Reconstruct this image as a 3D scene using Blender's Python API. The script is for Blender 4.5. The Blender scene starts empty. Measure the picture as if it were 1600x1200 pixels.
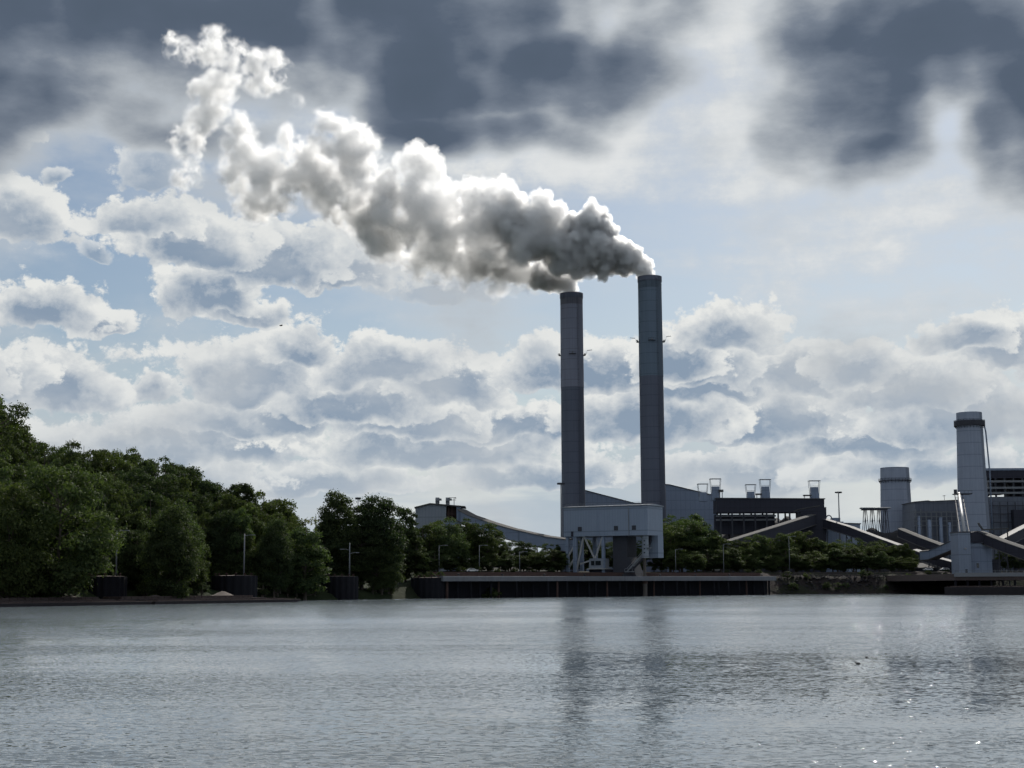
import bpy, math, random
import numpy as np
from mathutils import Vector, Matrix
R = math.radians
random.seed(7); rng = np.random.default_rng(7)
SC = bpy.context.scene
COL = SC.collection

# ------------------------------------------------------------------ camera
FPX, CX, CY = 2400.0, 800.0, 600.0          # focal length in pixels of the 1600 x 1200 photograph
EYE = Vector((0, 0, 4.0))
PITCH, ROLL = math.atan(317.0 / FPX), R(0.30)
CAM_M = (Matrix.Rotation(R(90) + PITCH, 3, 'X') @ Matrix.Rotation(-ROLL, 3, 'Z'))
cd = bpy.data.cameras.new('camera'); cam = bpy.data.objects.new('camera', cd); COL.objects.link(cam)
cam.matrix_world = Matrix.Translation(EYE) @ CAM_M.to_4x4()
cd.sensor_width = 36; cd.lens = 36 * FPX / 1600.0
cd.clip_start = 0.5; cd.clip_end = 20000
SC.camera = cam

def ray(px, py):
    return CAM_M @ Vector(((px - CX) / FPX, -(py - CY) / FPX, -1.0))
def at(px, py, D):
    d = ray(px, py); return EYE + d * (D / d.y)
def onz(px, py, z=0.0):
    d = ray(px, py); return EYE + d * ((z - EYE.z) / d.z)

# ------------------------------------------------------------------ render settings, light, exposure
SC.render.engine = 'CYCLES'
cy = SC.cycles
cy.use_denoising = True; cy.denoiser = 'OPENIMAGEDENOISE'
cy.max_bounces = 12; cy.diffuse_bounces = 3; cy.glossy_bounces = 3; cy.transmission_bounces = 4
cy.volume_bounces = 8; cy.transparent_max_bounces = 48
cy.sample_clamp_indirect = 6.0
cy.adaptive_threshold = 0.035; cy.adaptive_min_samples = 16
SC.view_settings.view_transform = 'Standard'; SC.view_settings.look = 'None'
SC.view_settings.exposure = 0.0; SC.view_settings.gamma = 1.0
SUN_AZ, SUN_EL = 18.0, 38.0                  # degrees right of the view axis (+Y), above the horizon
sl = bpy.data.lights.new('sun', 'SUN'); sun = bpy.data.objects.new('sun', sl); COL.objects.link(sun)
sl.energy = 4.2; sl.angle = R(0.5); sl.color = (1.0, 0.95, 0.87)
sdir = Vector((math.sin(R(SUN_AZ)) * math.cos(R(SUN_EL)), math.cos(R(SUN_AZ)) * math.cos(R(SUN_EL)), math.sin(R(SUN_EL))))
sun.rotation_euler = sdir.to_track_quat('Z', 'Y').to_euler()
sun.location = (200, -100, 300)

# ------------------------------------------------------------------ node helper
class NT:
    def __init__(s, tree): s.t = tree; s.n = tree.nodes; s.l = tree.links
    def node(s, typ, ins=None, **kw):
        n = s.n.new(typ)
        for k, v in kw.items(): setattr(n, k, v)
        for k, v in (ins or {}).items(): s.put(n.inputs[k], v)
        return n
    def put(s, sock, v):
        if isinstance(v, bpy.types.NodeSocket): s.l.new(v, sock)
        elif isinstance(v, bpy.types.Node): s.l.new(v.outputs[0], sock)
        else: sock.default_value = v
    def m(s, op, a, b=None, c=None, clamp=False):
        n = s.n.new('ShaderNodeMath'); n.operation = op; n.use_clamp = clamp
        for i, v in enumerate((a, b, c)):
            if v is not None: s.put(n.inputs[i], v)
        return n.outputs[0]
    def vm(s, op, a, b=None):
        n = s.n.new('ShaderNodeVectorMath'); n.operation = op
        s.put(n.inputs[0], a)
        if b is not None: s.put(n.inputs[3 if op == 'SCALE' else 1], b)
        return n.outputs['Value'] if op in ('LENGTH', 'DOT_PRODUCT') else n.outputs[0]
    def ss(s, x, lo, hi, a=0.0, b=1.0):
        n = s.n.new('ShaderNodeMapRange'); n.interpolation_type = 'SMOOTHSTEP'
        for i, v in enumerate((x, lo, hi, a, b)): s.put(n.inputs[i], v)
        return n.outputs[0]
    def mix(s, f, a, b, blend='MIX'):
        n = s.n.new('ShaderNodeMix'); n.data_type = 'RGBA'; n.blend_type = blend
        for k, v in ((0, f), (6, a), (7, b)):
            s.put(n.inputs[k], v if isinstance(v, (bpy.types.NodeSocket, float, int)) else (tuple(v) + (1,))[:4])
        return n.outputs[2]
    def noise(s, vec, scale, detail=4, rough=0.5, dim='3D', out=0):
        n = s.n.new('ShaderNodeTexNoise'); n.noise_dimensions = dim
        s.put(n.inputs['Vector'], vec); s.put(n.inputs['Scale'], scale)
        n.inputs['Detail'].default_value = detail; n.inputs['Roughness'].default_value = rough
        return n.outputs[out]
    def comb(s, x, y, z=0.0):
        n = s.n.new('ShaderNodeCombineXYZ')
        for i, v in enumerate((x, y, z)): s.put(n.inputs[i], v)
        return n.outputs[0]
    def sep(s, v):
        n = s.n.new('ShaderNodeSeparateXYZ'); s.put(n.inputs[0], v); return n.outputs
    def mapping(s, vec, loc=(0, 0, 0), rot=(0, 0, 0), sc=(1, 1, 1), typ='POINT'):
        n = s.n.new('ShaderNodeMapping'); n.vector_type = typ
        s.put(n.inputs[0], vec); n.inputs[1].default_value = loc; n.inputs[2].default_value = rot; n.inputs[3].default_value = sc
        return n.outputs[0]

# ------------------------------------------------------------------ sky: Nishita blue with procedural cloud layers by azimuth / elevation (degrees)
def uv(px, py):
    d = ray(px, py).normalized()
    return math.degrees(math.atan2(d.x, d.y)), math.degrees(math.asin(d.z))
DEG = math.degrees(1 / FPX)                  # degrees per pixel near the view axis

def blob_group(name, blobs, grow, noises, warp, post=None):
    """A node group: (az, el) vector -> cloud thickness; the largest of soft ellipses plus fractal noise."""
    g = bpy.data.node_groups.new(name, 'ShaderNodeTree')
    g.interface.new_socket('P', in_out='INPUT', socket_type='NodeSocketVector')
    g.interface.new_socket('D', in_out='OUTPUT', socket_type='NodeSocketFloat')
    t = NT(g); gi = t.node('NodeGroupInput'); go = t.node('NodeGroupOutput')
    P = gi.outputs[0]
    wsc, wamp = warp
    wv = t.noise(P, wsc, 3, 0.55, '2D', 1)
    Pw = t.vm('ADD', P, t.vm('SCALE', t.vm('SUBTRACT', wv, (0.5, 0.5, 0.5)), wamp))
    acc = None
    for b in blobs:
        px, py, rx, ry = b[:4]; rot = b[4] if len(b) > 4 else 0; w = b[5] if len(b) > 5 else 1.0
        u, v = uv(px, py)
        mp = t.mapping(Pw, (u, v, 0), (0, 0, R(-rot)), (rx * DEG * grow, ry * DEG * grow, 1), 'TEXTURE')
        gr = t.node('ShaderNodeTexGradient', {0: mp}, gradient_type='SPHERICAL').outputs[1]
        if w != 1.0: gr = t.m('MULTIPLY', gr, w)
        acc = gr if acc is None else t.m('SMOOTH_MAX', acc, gr, 0.12)
    if post: acc = post(t, P, acc)
    for (sc, det, ro, amp, stretch) in noises:
        if det < 0:                          # rounded heads: fractal cells, smooth distance turned over
            vn = t.node('ShaderNodeTexVoronoi', {'Vector': t.vm('MULTIPLY', t.vm('ADD', P, t.vm('SCALE', t.vm('SUBTRACT', wv, (0.5, 0.5, 0.5)), 1.1)), stretch), 'Scale': sc, 'Detail': float(-det), 'Roughness': ro, 'Lacunarity': 2.3, 'Smoothness': 0.35},
                        voronoi_dimensions='2D', feature='SMOOTH_F1', normalize=True)
            acc = t.m('ADD', acc, t.m('MULTIPLY', t.m('SUBTRACT', 0.38, vn.outputs['Distance']), amp)); continue
        nz = t.noise(t.vm('MULTIPLY', P, stretch), sc, det, ro, '2D')
        acc = t.m('ADD', acc, t.m('MULTIPLY', t.m('SUBTRACT', nz, 0.5), amp))
    t.put(go.inputs[0], acc)
    return g

DARK = [(1470, 165, 300, 130), (600, 60, 280, 110), (250, 30, 330, 105), (640, 110, 320, 100), (870, 110, 210, 90), (1640, 150, 300, 150), (1330, 40, 160, 80), (500, 40, 640, 130), (120, 20, 420, 130), (780, 100, 300, 105), (710, 200, 230, 52, 6), (40, 140, 300, 62, 0, .8), (300, 190, 220, 36, 0, .62),
        (1430, 50, 210, 130), (1560, 130, 190, 140), (1400, 212, 150, 42), (1510, 205, 230, 62), (900, 20, 220, 90), (-250, 60, 420, 200), (1850, 100, 320, 220),
        ]
VEIL = [(1110, 60, 300, 190), (1150, 200, 240, 150), (1290, 110, 190, 170), (1220, 270, 150, 70), (880, 250, 260, 75), (960, 210, 190, 80), (1460, 390, 480, 210, 12, .62),
        (1200, 420, 420, 110, 22, .45), (200, 180, 420, 75, 0, .55), (1370, 372, 45, 13, -25, .75), (1580, 290, 260, 70), (620, 170, 420, 90, 0, .75)]
CUM = [(10, 335, 125, 70), (5, 210, 65, 42), (60, 480, 135, 52), (165, 495, 62, 34), (90, 270, 36, 24, 0, .7), (140, 395, 30, 20, 0, .6),
       (225, 345, 100, 44), (300, 375, 140, 70), (330, 455, 115, 60), (440, 395, 155, 80), (530, 425, 135, 42), (400, 490, 100, 36), (250, 270, 90, 50, 0, .7), (640, 300, 200, 70, 0, .5), (700, 440, 190, 40, 0, .6),
       (90, 600, 135, 68), (0, 590, 85, 55), (380, 585, 165, 70), (245, 612, 70, 42), (470, 545, 80, 50), (600, 572, 150, 56), (700, 600, 130, 58), (560, 630, 190, 56),
       (840, 572, 75, 54), (950, 575, 140, 60), (1060, 560, 100, 60), (1135, 520, 105, 52), (1105, 570, 130, 56), (1245, 580, 140, 58), (1335, 572, 95, 46), (1410, 605, 150, 60),
       (1500, 530, 110, 44), (1580, 535, 90, 66), (1500, 640, 220, 78), (1200, 650, 260, 60), (1000, 650, 220, 60), (300, 690, 330, 62), (700, 690, 300, 66), (1700, 560, 160, 90), (-90, 560, 140, 90)]
CUM += [(200, 745, 260, 46), (520, 752, 240, 40), (860, 740, 260, 44), (1200, 735, 280, 46), (1450, 730, 240, 44), (60, 720, 180, 44), (400, 655, 210, 48), (820, 660, 190, 46), (1330, 690, 230, 50), (1120, 600, 170, 44), (640, 655, 190, 44)]
CUM.sort(key=lambda c: -c[1])
g_dark = blob_group('cloud_deck_field', DARK, 1.22, [(0.13, 8, 0.57, 0.74, (0.85, 1.8, 1))], (0.12, 3.2), lambda t, P, acc: t.m('POWER', t.m('MAXIMUM', acc, 0.0), 0.55))
g_veil = blob_group('cloud_veil_field', VEIL, 1.30, [(0.25, 10, 0.66, 1.35, (1, 1.4, 1))], (0.2, 2.0))
def cumulus_group():
    """(az, el), sky colour -> sky with every cumulus heap laid over it, far ones first: thin lit rims, shaded cores, flat grey bases."""
    g = bpy.data.node_groups.new('cumulus_heaps', 'ShaderNodeTree')
    g.interface.new_socket('P', in_out='INPUT', socket_type='NodeSocketVector')
    g.interface.new_socket('C', in_out='INPUT', socket_type='NodeSocketColor')
    g.interface.new_socket('C', in_out='OUTPUT', socket_type='NodeSocketColor')
    t = NT(g); gi = t.node('NodeGroupInput'); go = t.node('NodeGroupOutput'); P = gi.outputs[0]; col = gi.outputs[1]
    wv = t.vm('SUBTRACT', t.noise(P, .4, 3, .55, '2D', 1), (.5, .5, .5))
    Pw = t.vm('ADD', P, t.vm('SCALE', wv, 1.5))
    def tex(p):
        n1 = t.noise(t.vm('MULTIPLY', p, (1, 1.35, 1)), .45, 9, .6, '2D')
        vn = t.node('ShaderNodeTexVoronoi', {'Vector': t.vm('MULTIPLY', t.vm('ADD', p, t.vm('SCALE', wv, .9)), (1, 1.2, 1)), 'Scale': .85, 'Detail': 3.0, 'Roughness': .6, 'Lacunarity': 2.4, 'Smoothness': .3}, voronoi_dimensions='2D', feature='SMOOTH_F1', normalize=True)
        return t.m('ADD', t.m('MULTIPLY', t.m('SUBTRACT', n1, .5), 1.25), t.m('MULTIPLY', t.m('SUBTRACT', .36, vn.outputs['Distance']), .75))
    N0 = tex(P); N1 = tex(t.vm('ADD', P, (.20, .42, 0)))
    relief = t.ss(t.m('SUBTRACT', N0, N1), -.42, .42, -.34, .34)
    for b_ in CUM:
        px, py, rx, ry = b_[:4]; w = b_[5] if len(b_) > 5 else 1.0
        u, v = uv(px, py); k = 1.09
        q = t.n.new('ShaderNodeVectorMath'); q.operation = 'MULTIPLY_ADD'   # evaluated heap after heap: keeps the shader's stack small
        t.put(q.inputs[0], col); q.inputs[1].default_value = (1e-9,) * 3; t.put(q.inputs[2], Pw)
        L = t.mapping(q.outputs[0], (u, v, 0), (0, 0, 0), (rx * DEG * k, ry * DEG * k, 1), 'TEXTURE')
        y = t.sep(L)[1]
        d = t.m('ADD', t.m('SUBTRACT', 1.0, t.vm('LENGTH', L)), N0)
        d = t.m('SUBTRACT', d, t.ss(y, -.40, -.85, 0.0, .55))
        al = t.ss(d, .16 + .2 * (1 - w), .34 + .3 * (1 - w), 0.0, min(1, .96 * w + .04))
        dc = t.m('SUBTRACT', d, t.m('MULTIPLY', N0, .5))
        dk = t.m('ADD', t.m('MULTIPLY', t.ss(dc, .22, .80), t.ss(y, .62, -.15, .35, .95)), t.ss(y, .05, -.75, 0, .55))
        dk = t.m('SUBTRACT', dk, relief, clamp=True)
        col = t.mix(al, col, t.mix(dk, (.80, .81, .79), (.25, .325, .425)))
    t.put(go.inputs[0], col)
    return g
g_cum = cumulus_group()

world = bpy.data.worlds.new('World'); SC.world = world; world.use_nodes = True
W = NT(world.node_tree); W.n.clear()
tc = W.node('ShaderNodeTexCoord').outputs['Generated']
dn = W.vm('NORMALIZE', tc)
dx, dy, dz = W.sep(dn)
az = W.m('MULTIPLY', W.m('ARCTAN2', dx, dy), 180 / math.pi)
el = W.m('MULTIPLY', W.m('ARCSINE', dz), 180 / math.pi)
P = W.comb(az, el)
SKY_K = 0.062
sky = W.node('ShaderNodeTexSky', sky_type='NISHITA')
sky.sun_disc = False; sky.sun_elevation = R(SUN_EL); sky.sun_rotation = R(SUN_AZ)
sky.air_density = 1.0; sky.dust_density = 1.2; sky.ozone_density = 1.0; sky.altitude = 100
blue = W.mix(1.0, sky.outputs[0], (SKY_K * .92, SKY_K * 1.0, SKY_K * 1.06), 'MULTIPLY')
def field(g, p):
    n = W.n.new('ShaderNodeGroup'); n.node_tree = g; W.put(n.inputs[0], p); return n.outputs[0]
col = blue
# thin streaked veil, bright where the sun is behind it
fv = field(g_veil, P)
st = W.noise(W.mapping(P, (0, 0, 0), (0, 0, R(-26)), (0.10, 0.75, 1)), 1.0, 5, 0.55, '2D')
fv2 = W.m('ADD', fv, W.m('MULTIPLY', W.m('SUBTRACT', st, 0.5), 0.75))
av = W.m('MULTIPLY', W.ss(fv2, 0.12, 0.80), 0.92)
vt = W.ss(fv2, 0.35, 1.1)
col = W.mix(av, col, W.mix(vt, (0.60, 0.64, 0.68), (0.80, 0.81, 0.80)))
hi = W.ss(W.noise(W.vm('MULTIPLY', P, (0.02, 0.05, 1)), 1.0, 5, 0.55, '2D'), 0.30, 0.62)
col = W.mix(W.m('MULTIPLY', W.m('MULTIPLY', W.ss(el, 24.0, 36.0), hi), 0.85), col, (0.62, 0.66, 0.70))
# cumulus with lit tops and blue-grey undersides: thickness here against thickness towards the sun
haz = W.ss(el, 7.5, 2.0)                     # low air: pale, and clouds fade into it
low = W.noise(W.vm('MULTIPLY', P, (0.10, 0.62, 1)), 1.0, 5, 0.55, '2D')
lowc = W.mix(W.ss(low, 0.40, 0.62), (0.42, 0.50, 0.58), (0.66, 0.70, 0.70))
col = W.mix(W.m('MULTIPLY', W.ss(el, 9.0, 2.5), 0.92), col, lowc)
cg = W.n.new('ShaderNodeGroup'); cg.node_tree = g_cum; W.put(cg.inputs[0], P); W.put(cg.inputs[1], col)
col = W.mix(W.m('MULTIPLY', haz, 0.35), cg.outputs[0], lowc)
# thick dark deck overhead with bright thin margins
fd = field(g_dark, P)
ad = W.ss(fd, 0.12, 0.52)
thick = W.ss(fd, 0.14, 1.08)
ramp = W.node('ShaderNodeValToRGB'); W.put(ramp.inputs[0], thick)
cr = ramp.color_ramp; cr.elements[0].position = 0.0; cr.elements[0].color = (0.62, 0.65, 0.67, 1)
cr.elements[1].position = 1.0; cr.elements[1].color = (0.086, 0.115, 0.160, 1)
for p_, c_ in ((0.25, (0.44, 0.475, 0.51, 1)), (0.55, (0.19, 0.225, 0.28, 1)), (0.8, (0.095, 0.125, 0.175, 1))):
    e = cr.elements.new(p_); e.color = c_
col = W.mix(ad, col, ramp.outputs[0])
world.cycles.sampling_method = 'MANUAL'; world.cycles.sample_map_resolution = 512
bg = W.node('ShaderNodeBackground', {0: col, 1: 1.0})
wo = W.node('ShaderNodeOutputWorld', {0: bg})

# ------------------------------------------------------------------ materials
MATS = {}
def mat(name, base, rough=0.7, var=0.15, vscale=0.25, metal=0.0, streak=0.0, seams=None, spec=0.3, bump=0.0):
    """Principled surface: base colour broken by broad noise, rain streaks that run down, optional cladding seams (metres)."""
    if name in MATS: return MATS[name]
    m_ = bpy.data.materials.new(name); m_.use_nodes = True
    t = NT(m_.node_tree); b = t.n['Principled BSDF']
    pos = t.node('ShaderNodeTexCoord').outputs['Object']
    n1 = t.noise(pos, vscale, 6, 0.6)
    k = t.m('ADD', 1.0 - var, t.m('MULTIPLY', n1, 2 * var))
    if streak:
        n2 = t.noise(t.mapping(pos, sc=(1.1, 1.1, 0.03)), 1.0, 5, 0.6)
        k = t.m('MULTIPLY', k, t.m('ADD', 1.0 - streak, t.m('MULTIPLY', n2, 2 * streak)))
    if seams:
        x, y, z = t.sep(pos)
        ln = t.m('ADD', x, t.m('MULTIPLY', y, 0.73))
        fr = t.m('FRACT', t.m('DIVIDE', ln, seams[0]))
        s1 = t.m('LESS_THAN', fr, 0.06)
        fz = t.m('FRACT', t.m('DIVIDE', z, seams[1]))
        s2 = t.m('LESS_THAN', fz, 0.05)
        k = t.m('MULTIPLY', k, t.m('SUBTRACT', 1.0, t.m('MULTIPLY', t.m('MAXIMUM', s1, s2), 0.30)))
    c = t.mix(1.0, tuple(base) + (1,), t.comb(k, k, k), 'MULTIPLY')
    t.put(b.inputs['Base Color'], c)
    b.inputs['Roughness'].default_value = rough; b.inputs['Metallic'].default_value = metal
    b.inputs['Specular IOR Level'].default_value = spec
    if bump:
        bp = t.node('ShaderNodeBump', {'Strength': 0.6, 'Distance': bump, 'Height': t.noise(pos, 1.2, 6, 0.65)})
        t.put(b.inputs['Normal'], bp.outputs[0])
    MATS[name] = m_
    return m_

def M(k):
    spec = {
     'stack_brown': dict(base=(.205, .215, .27), streak=.20, var=.12, vscale=.07, seams=(900.0, 6.5)),
     'stack_teal': dict(base=(.125, .165, .215), streak=.20, var=.12, vscale=.07, seams=(900.0, 6.5)),
     'stack_dark': dict(base=(.112, .124, .165), streak=.22, var=.14, vscale=.07, seams=(900.0, 6.5)),
     'soot_stack_brown': dict(base=(.13, .13, .155), streak=.55, var=.3, vscale=.3),
     'soot_stack_teal': dict(base=(.085, .11, .14), streak=.55, var=.3, vscale=.3),
     'concrete': dict(base=(.29, .325, .40), streak=.22, var=.14, vscale=.12, bump=.02, seams=(900.0, 7.0)),
     'concrete_pale': dict(base=(.16, .165, .18), streak=.28, var=.34, vscale=.12, bump=.03),
     'cladding': dict(base=(.215, .26, .345), streak=.10, var=.08, seams=(3.0, 6.0), rough=.5),
     'cladding_mid': dict(base=(.125, .14, .175), streak=.22, var=.18, seams=(3.0, 5.0), rough=.6),
     'cladding_blue': dict(base=(.235, .28, .355), streak=.12, var=.08, seams=(1.2, 9.0), rough=.5),
     'cladding_pale': dict(base=(.24, .265, .30), streak=.10, var=.08, seams=(1.5, 7.0), rough=.5),
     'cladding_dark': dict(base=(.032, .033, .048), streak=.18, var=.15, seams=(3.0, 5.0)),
     'roof_metal': dict(base=(.095, .093, .092), rough=.85, spec=.1, var=.12),
     'roof_dark': dict(base=(.09, .09, .10), rough=.7, var=.12),
     'steel': dict(base=(.19, .20, .215), rough=.6, var=.15, vscale=1.0),
     'steel_white': dict(base=(.36, .36, .36), rough=.5, var=.15, vscale=1.0),
     'steel_dark': dict(base=(.045, .047, .058), rough=.7, var=.2, vscale=1.0),
     'rust': dict(base=(.070, .042, .036), rough=.85, var=.35, vscale=.8, streak=.2),
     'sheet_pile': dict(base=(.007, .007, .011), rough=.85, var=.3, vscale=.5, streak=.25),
     'tan': dict(base=(.115, .10, .088), rough=.8, var=.25, vscale=.7),
     'coal': dict(base=(.022, .021, .024), rough=.9, var=.3, vscale=.4, bump=.15),
     'gravel': dict(base=(.12, .10, .088), rough=.95, var=.3, vscale=1.5, bump=.1),
     'rubble': dict(base=(.024, .022, .025), rough=.95, var=.4, vscale=1.5),
     'hull': dict(base=(.022, .018, .02), rough=.7, var=.35, vscale=.6, streak=.25),
     'hull_edge': dict(base=(.075, .056, .052), rough=.8, var=.35, vscale=.8),
     'car_white': dict(base=(.80, .80, .80), rough=.25, var=.02, spec=.5),
     'glass_dark': dict(base=(.02, .025, .03), rough=.08, var=.02, spec=.6),
     'rubber': dict(base=(.02, .02, .02), rough=.9, var=.1),
     'dark_bird': dict(base=(.03, .028, .026), rough=.8, var=.2, vscale=6.0),
     'bark': dict(base=(.09, .075, .06), rough=.9, var=.3, vscale=1.2),
     'lamp_grey': dict(base=(.20, .21, .225), rough=.5, var=.1, vscale=1.0),
    }[k]
    return mat(k, **spec)

def leaf_mat(name, c0, c1):
    m_ = bpy.data.materials.new(name); m_.use_nodes = True
    t = NT(m_.node_tree); t.n.clear()
    gi = t.node('ShaderNodeNewGeometry'); oi = t.node('ShaderNodeObjectInfo')
    r = gi.outputs['Random Per Island']
    c = t.mix(r, c0, c1)
    hv = t.m('ADD', 0.72, t.m('MULTIPLY', oi.outputs['Random'], 0.6))
    c = t.mix(1.0, c, t.comb(hv, hv, hv), 'MULTIPLY')
    warm = t.mix(1.0, c, (1.25, 1.02, 0.7), 'MULTIPLY')
    c = t.mix(t.m('MULTIPLY', t.m('FRACT', t.m('MULTIPLY', oi.outputs['Random'], 7.3)), 0.6), c, warm)
    d = t.node('ShaderNodeBsdfPrincipled', {'Base Color': c, 'Roughness': 0.7, 'Specular IOR Level': 0.12})
    tr = t.node('ShaderNodeBsdfTranslucent', {'Color': t.mix(1.0, c, (1.1, 1.25, 0.55), 'MULTIPLY')})
    mx = t.node('ShaderNodeMixShader', {0: 0.38, 1: d, 2: tr})
    t.node('ShaderNodeOutputMaterial', {0: mx})
    return m_
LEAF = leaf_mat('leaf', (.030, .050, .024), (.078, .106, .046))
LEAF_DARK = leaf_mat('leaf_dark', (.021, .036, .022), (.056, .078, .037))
LEAF_GREY = leaf_mat('leaf_grey', (.10, .11, .085), (.17, .175, .14))

# ------------------------------------------------------------------ mesh helpers
class MB:
    def __init__(s): s.v = []; s.f = []
    def add(s, vs, fs):
        o = len(s.v); s.v += [tuple(v) for v in vs]; s.f += [tuple(i + o for i in f) for f in fs]; return s
    def hexa(s, b, t_):                      # bottom ring, top ring (4 each, same winding)
        return s.add(list(b) + list(t_), [(3, 2, 1, 0), (4, 5, 6, 7), (0, 1, 5, 4), (1, 2, 6, 5), (2, 3, 7, 6), (3, 0, 4, 7)])
    def box(s, x0, y0, z0, x1, y1, z1):
        return s.hexa([(x0, y0, z0), (x1, y0, z0), (x1, y1, z0), (x0, y1, z0)], [(x0, y0, z1), (x1, y0, z1), (x1, y1, z1), (x0, y1, z1)])
    def prism(s, poly, y0, y1):              # polygon in xz, extruded along y
        n = len(poly)
        vs = [(x, y0, z) for x, z in poly] + [(x, y1, z) for x, z in poly]
        fs = [tuple(range(n)), tuple(range(2 * n - 1, n - 1, -1))] + [(i, i + n, (i + 1) % n + n, (i + 1) % n) for i in range(n)]
        return s.add(vs, fs)
    def bar(s, a, b, w, h=None):             # square bar between points
        a, b = Vector(a), Vector(b); h = h or w
        d = (b - a).normalized(); up = Vector((0, 0, 1)) if abs(d.z) < .95 else Vector((0, 1, 0))
        sx = d.cross(up).normalized(); uz = sx.cross(d)
        q = [sx * i * w / 2 + uz * j * h / 2 for i, j in ((-1, -1), (1, -1), (1, 1), (-1, 1))]
        return s.hexa([a + k for k in q], [b + k for k in q])
    def tube(s, pts, rads, seg=10, caps=True):
        o = len(s.v); n = len(pts)
        for i, p in enumerate(pts):
            p = Vector(p); d = (Vector(pts[min(i + 1, n - 1)]) - Vector(pts[max(i - 1, 0)])).normalized()
            up = Vector((0, 0, 1)) if abs(d.z) < .9 else Vector((0, 1, 0))
            sx = d.cross(up).normalized(); uz = sx.cross(d); r = rads[i] if hasattr(rads, '__len__') else rads
            for k in range(seg):
                a = 2 * math.pi * k / seg; s.v.append(tuple(p + sx * math.cos(a) * r + uz * math.sin(a) * r))
        for i in range(n - 1):
            for k in range(seg):
                k2 = (k + 1) % seg; s.f.append((o + i * seg + k, o + i * seg + k2, o + (i + 1) * seg + k2, o + (i + 1) * seg + k))
        if caps:
            s.f.append(tuple(o + k for k in range(seg - 1, -1, -1))); s.f.append(tuple(o + (n - 1) * seg + k for k in range(seg)))
        return s
    def lathe(s, prof, c=(0, 0, 0), seg=48):  # prof: (radius, z) from outer bottom round
        o = len(s.v); n = len(prof)
        for r, z in prof:
            for k in range(seg):
                a = 2 * math.pi * k / seg; s.v.append((c[0] + r * math.cos(a), c[1] + r * math.sin(a), c[2] + z))
        for i in range(n - 1):
            for k in range(seg):
                k2 = (k + 1) % seg; s.f.append((o + i * seg + k, o + i * seg + k2, o + (i + 1) * seg + k2, o + (i + 1) * seg + k))
        return s
    def build(s, name, material, parent=None, loc=(0, 0, 0), rz=0.0, smooth=False, bevel=0.0):
        me = bpy.data.meshes.new(name); me.from_pydata(s.v, [], s.f); me.validate(); me.update()
        me.materials.append(material)
        if smooth:
            me.polygons.foreach_set('use_smooth', [True] * len(me.polygons))
        ob = bpy.data.objects.new(name, me); COL.objects.link(ob)
        if parent is not None: ob.parent = parent
        ob.location = loc; ob.rotation_euler = (0, 0, rz)
        if bevel:
            bm_ = ob.modifiers.new('edge', 'BEVEL'); bm_.width = bevel; bm_.segments = 1; bm_.limit_method = 'ANGLE'
        return ob

def tag(o, label=None, cat=None, group=None, kind=None):
    if label: o['label'] = label
    if cat: o['category'] = cat
    if group: o['group'] = group
    if kind: o['kind'] = kind
    return o
def thing(name, loc, label, cat, group=None, rz=0.0):
    o = bpy.data.objects.new(name, None); COL.objects.link(o); o.empty_display_size = 1
    o.location = loc; o.rotation_euler = (0, 0, rz)
    return tag(o, label, cat, group)
def copy_tree(o, parent=None):
    c = o.copy(); COL.objects.link(c)
    if parent is not None: c.parent = parent
    for ch in list(o.children): copy_tree(ch, c)
    return c

# ------------------------------------------------------------------ setting: water and land
SHORE = [(-3000, -600), (-400, 130), (-180, 302), (-119, 400), (-63, 518), (-36, 556), (-24, 566), (53, 640), (117, 690), (191, 702), (230, 706), (420, 720), (3000, 900)]
def lerp_tab(tab, x):
    if x <= tab[0][0]: return tab[0][1]
    for (a, b), (c, d) in zip(tab, tab[1:]):
        if x <= c: return b + (d - b) * (x - a) / (c - a)
    return tab[-1][1]
def sst(a, b, x):
    t_ = min(1, max(0, (x - a) / (b - a))); return t_ * t_ * (3 - 2 * t_)
HILL = [(-3000, 52), (-400, 44), (-200, 33), (-160, 27), (-118, 16), (-95, 9), (-75, 6), (-40, 6), (3000, 7)]
def ground(x, y):
    s = y - lerp_tab(SHORE, x)
    if s < -6: return -3.0
    left = 3.2 * sst(-2, 7, s) + lerp_tab(HILL, x) * sst(4, 120, s) - 3 * (1 - sst(-6, 0, s))
    right = 8.0 * sst(3, 13, s) + 2.2 * sst(16, 30, s) - 3 * (1 - sst(-6, 3, s))
    k = sst(-50, -25, x)
    return left * (1 - k) + right * k + 24 * sst(1250, 1900, y)

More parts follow.
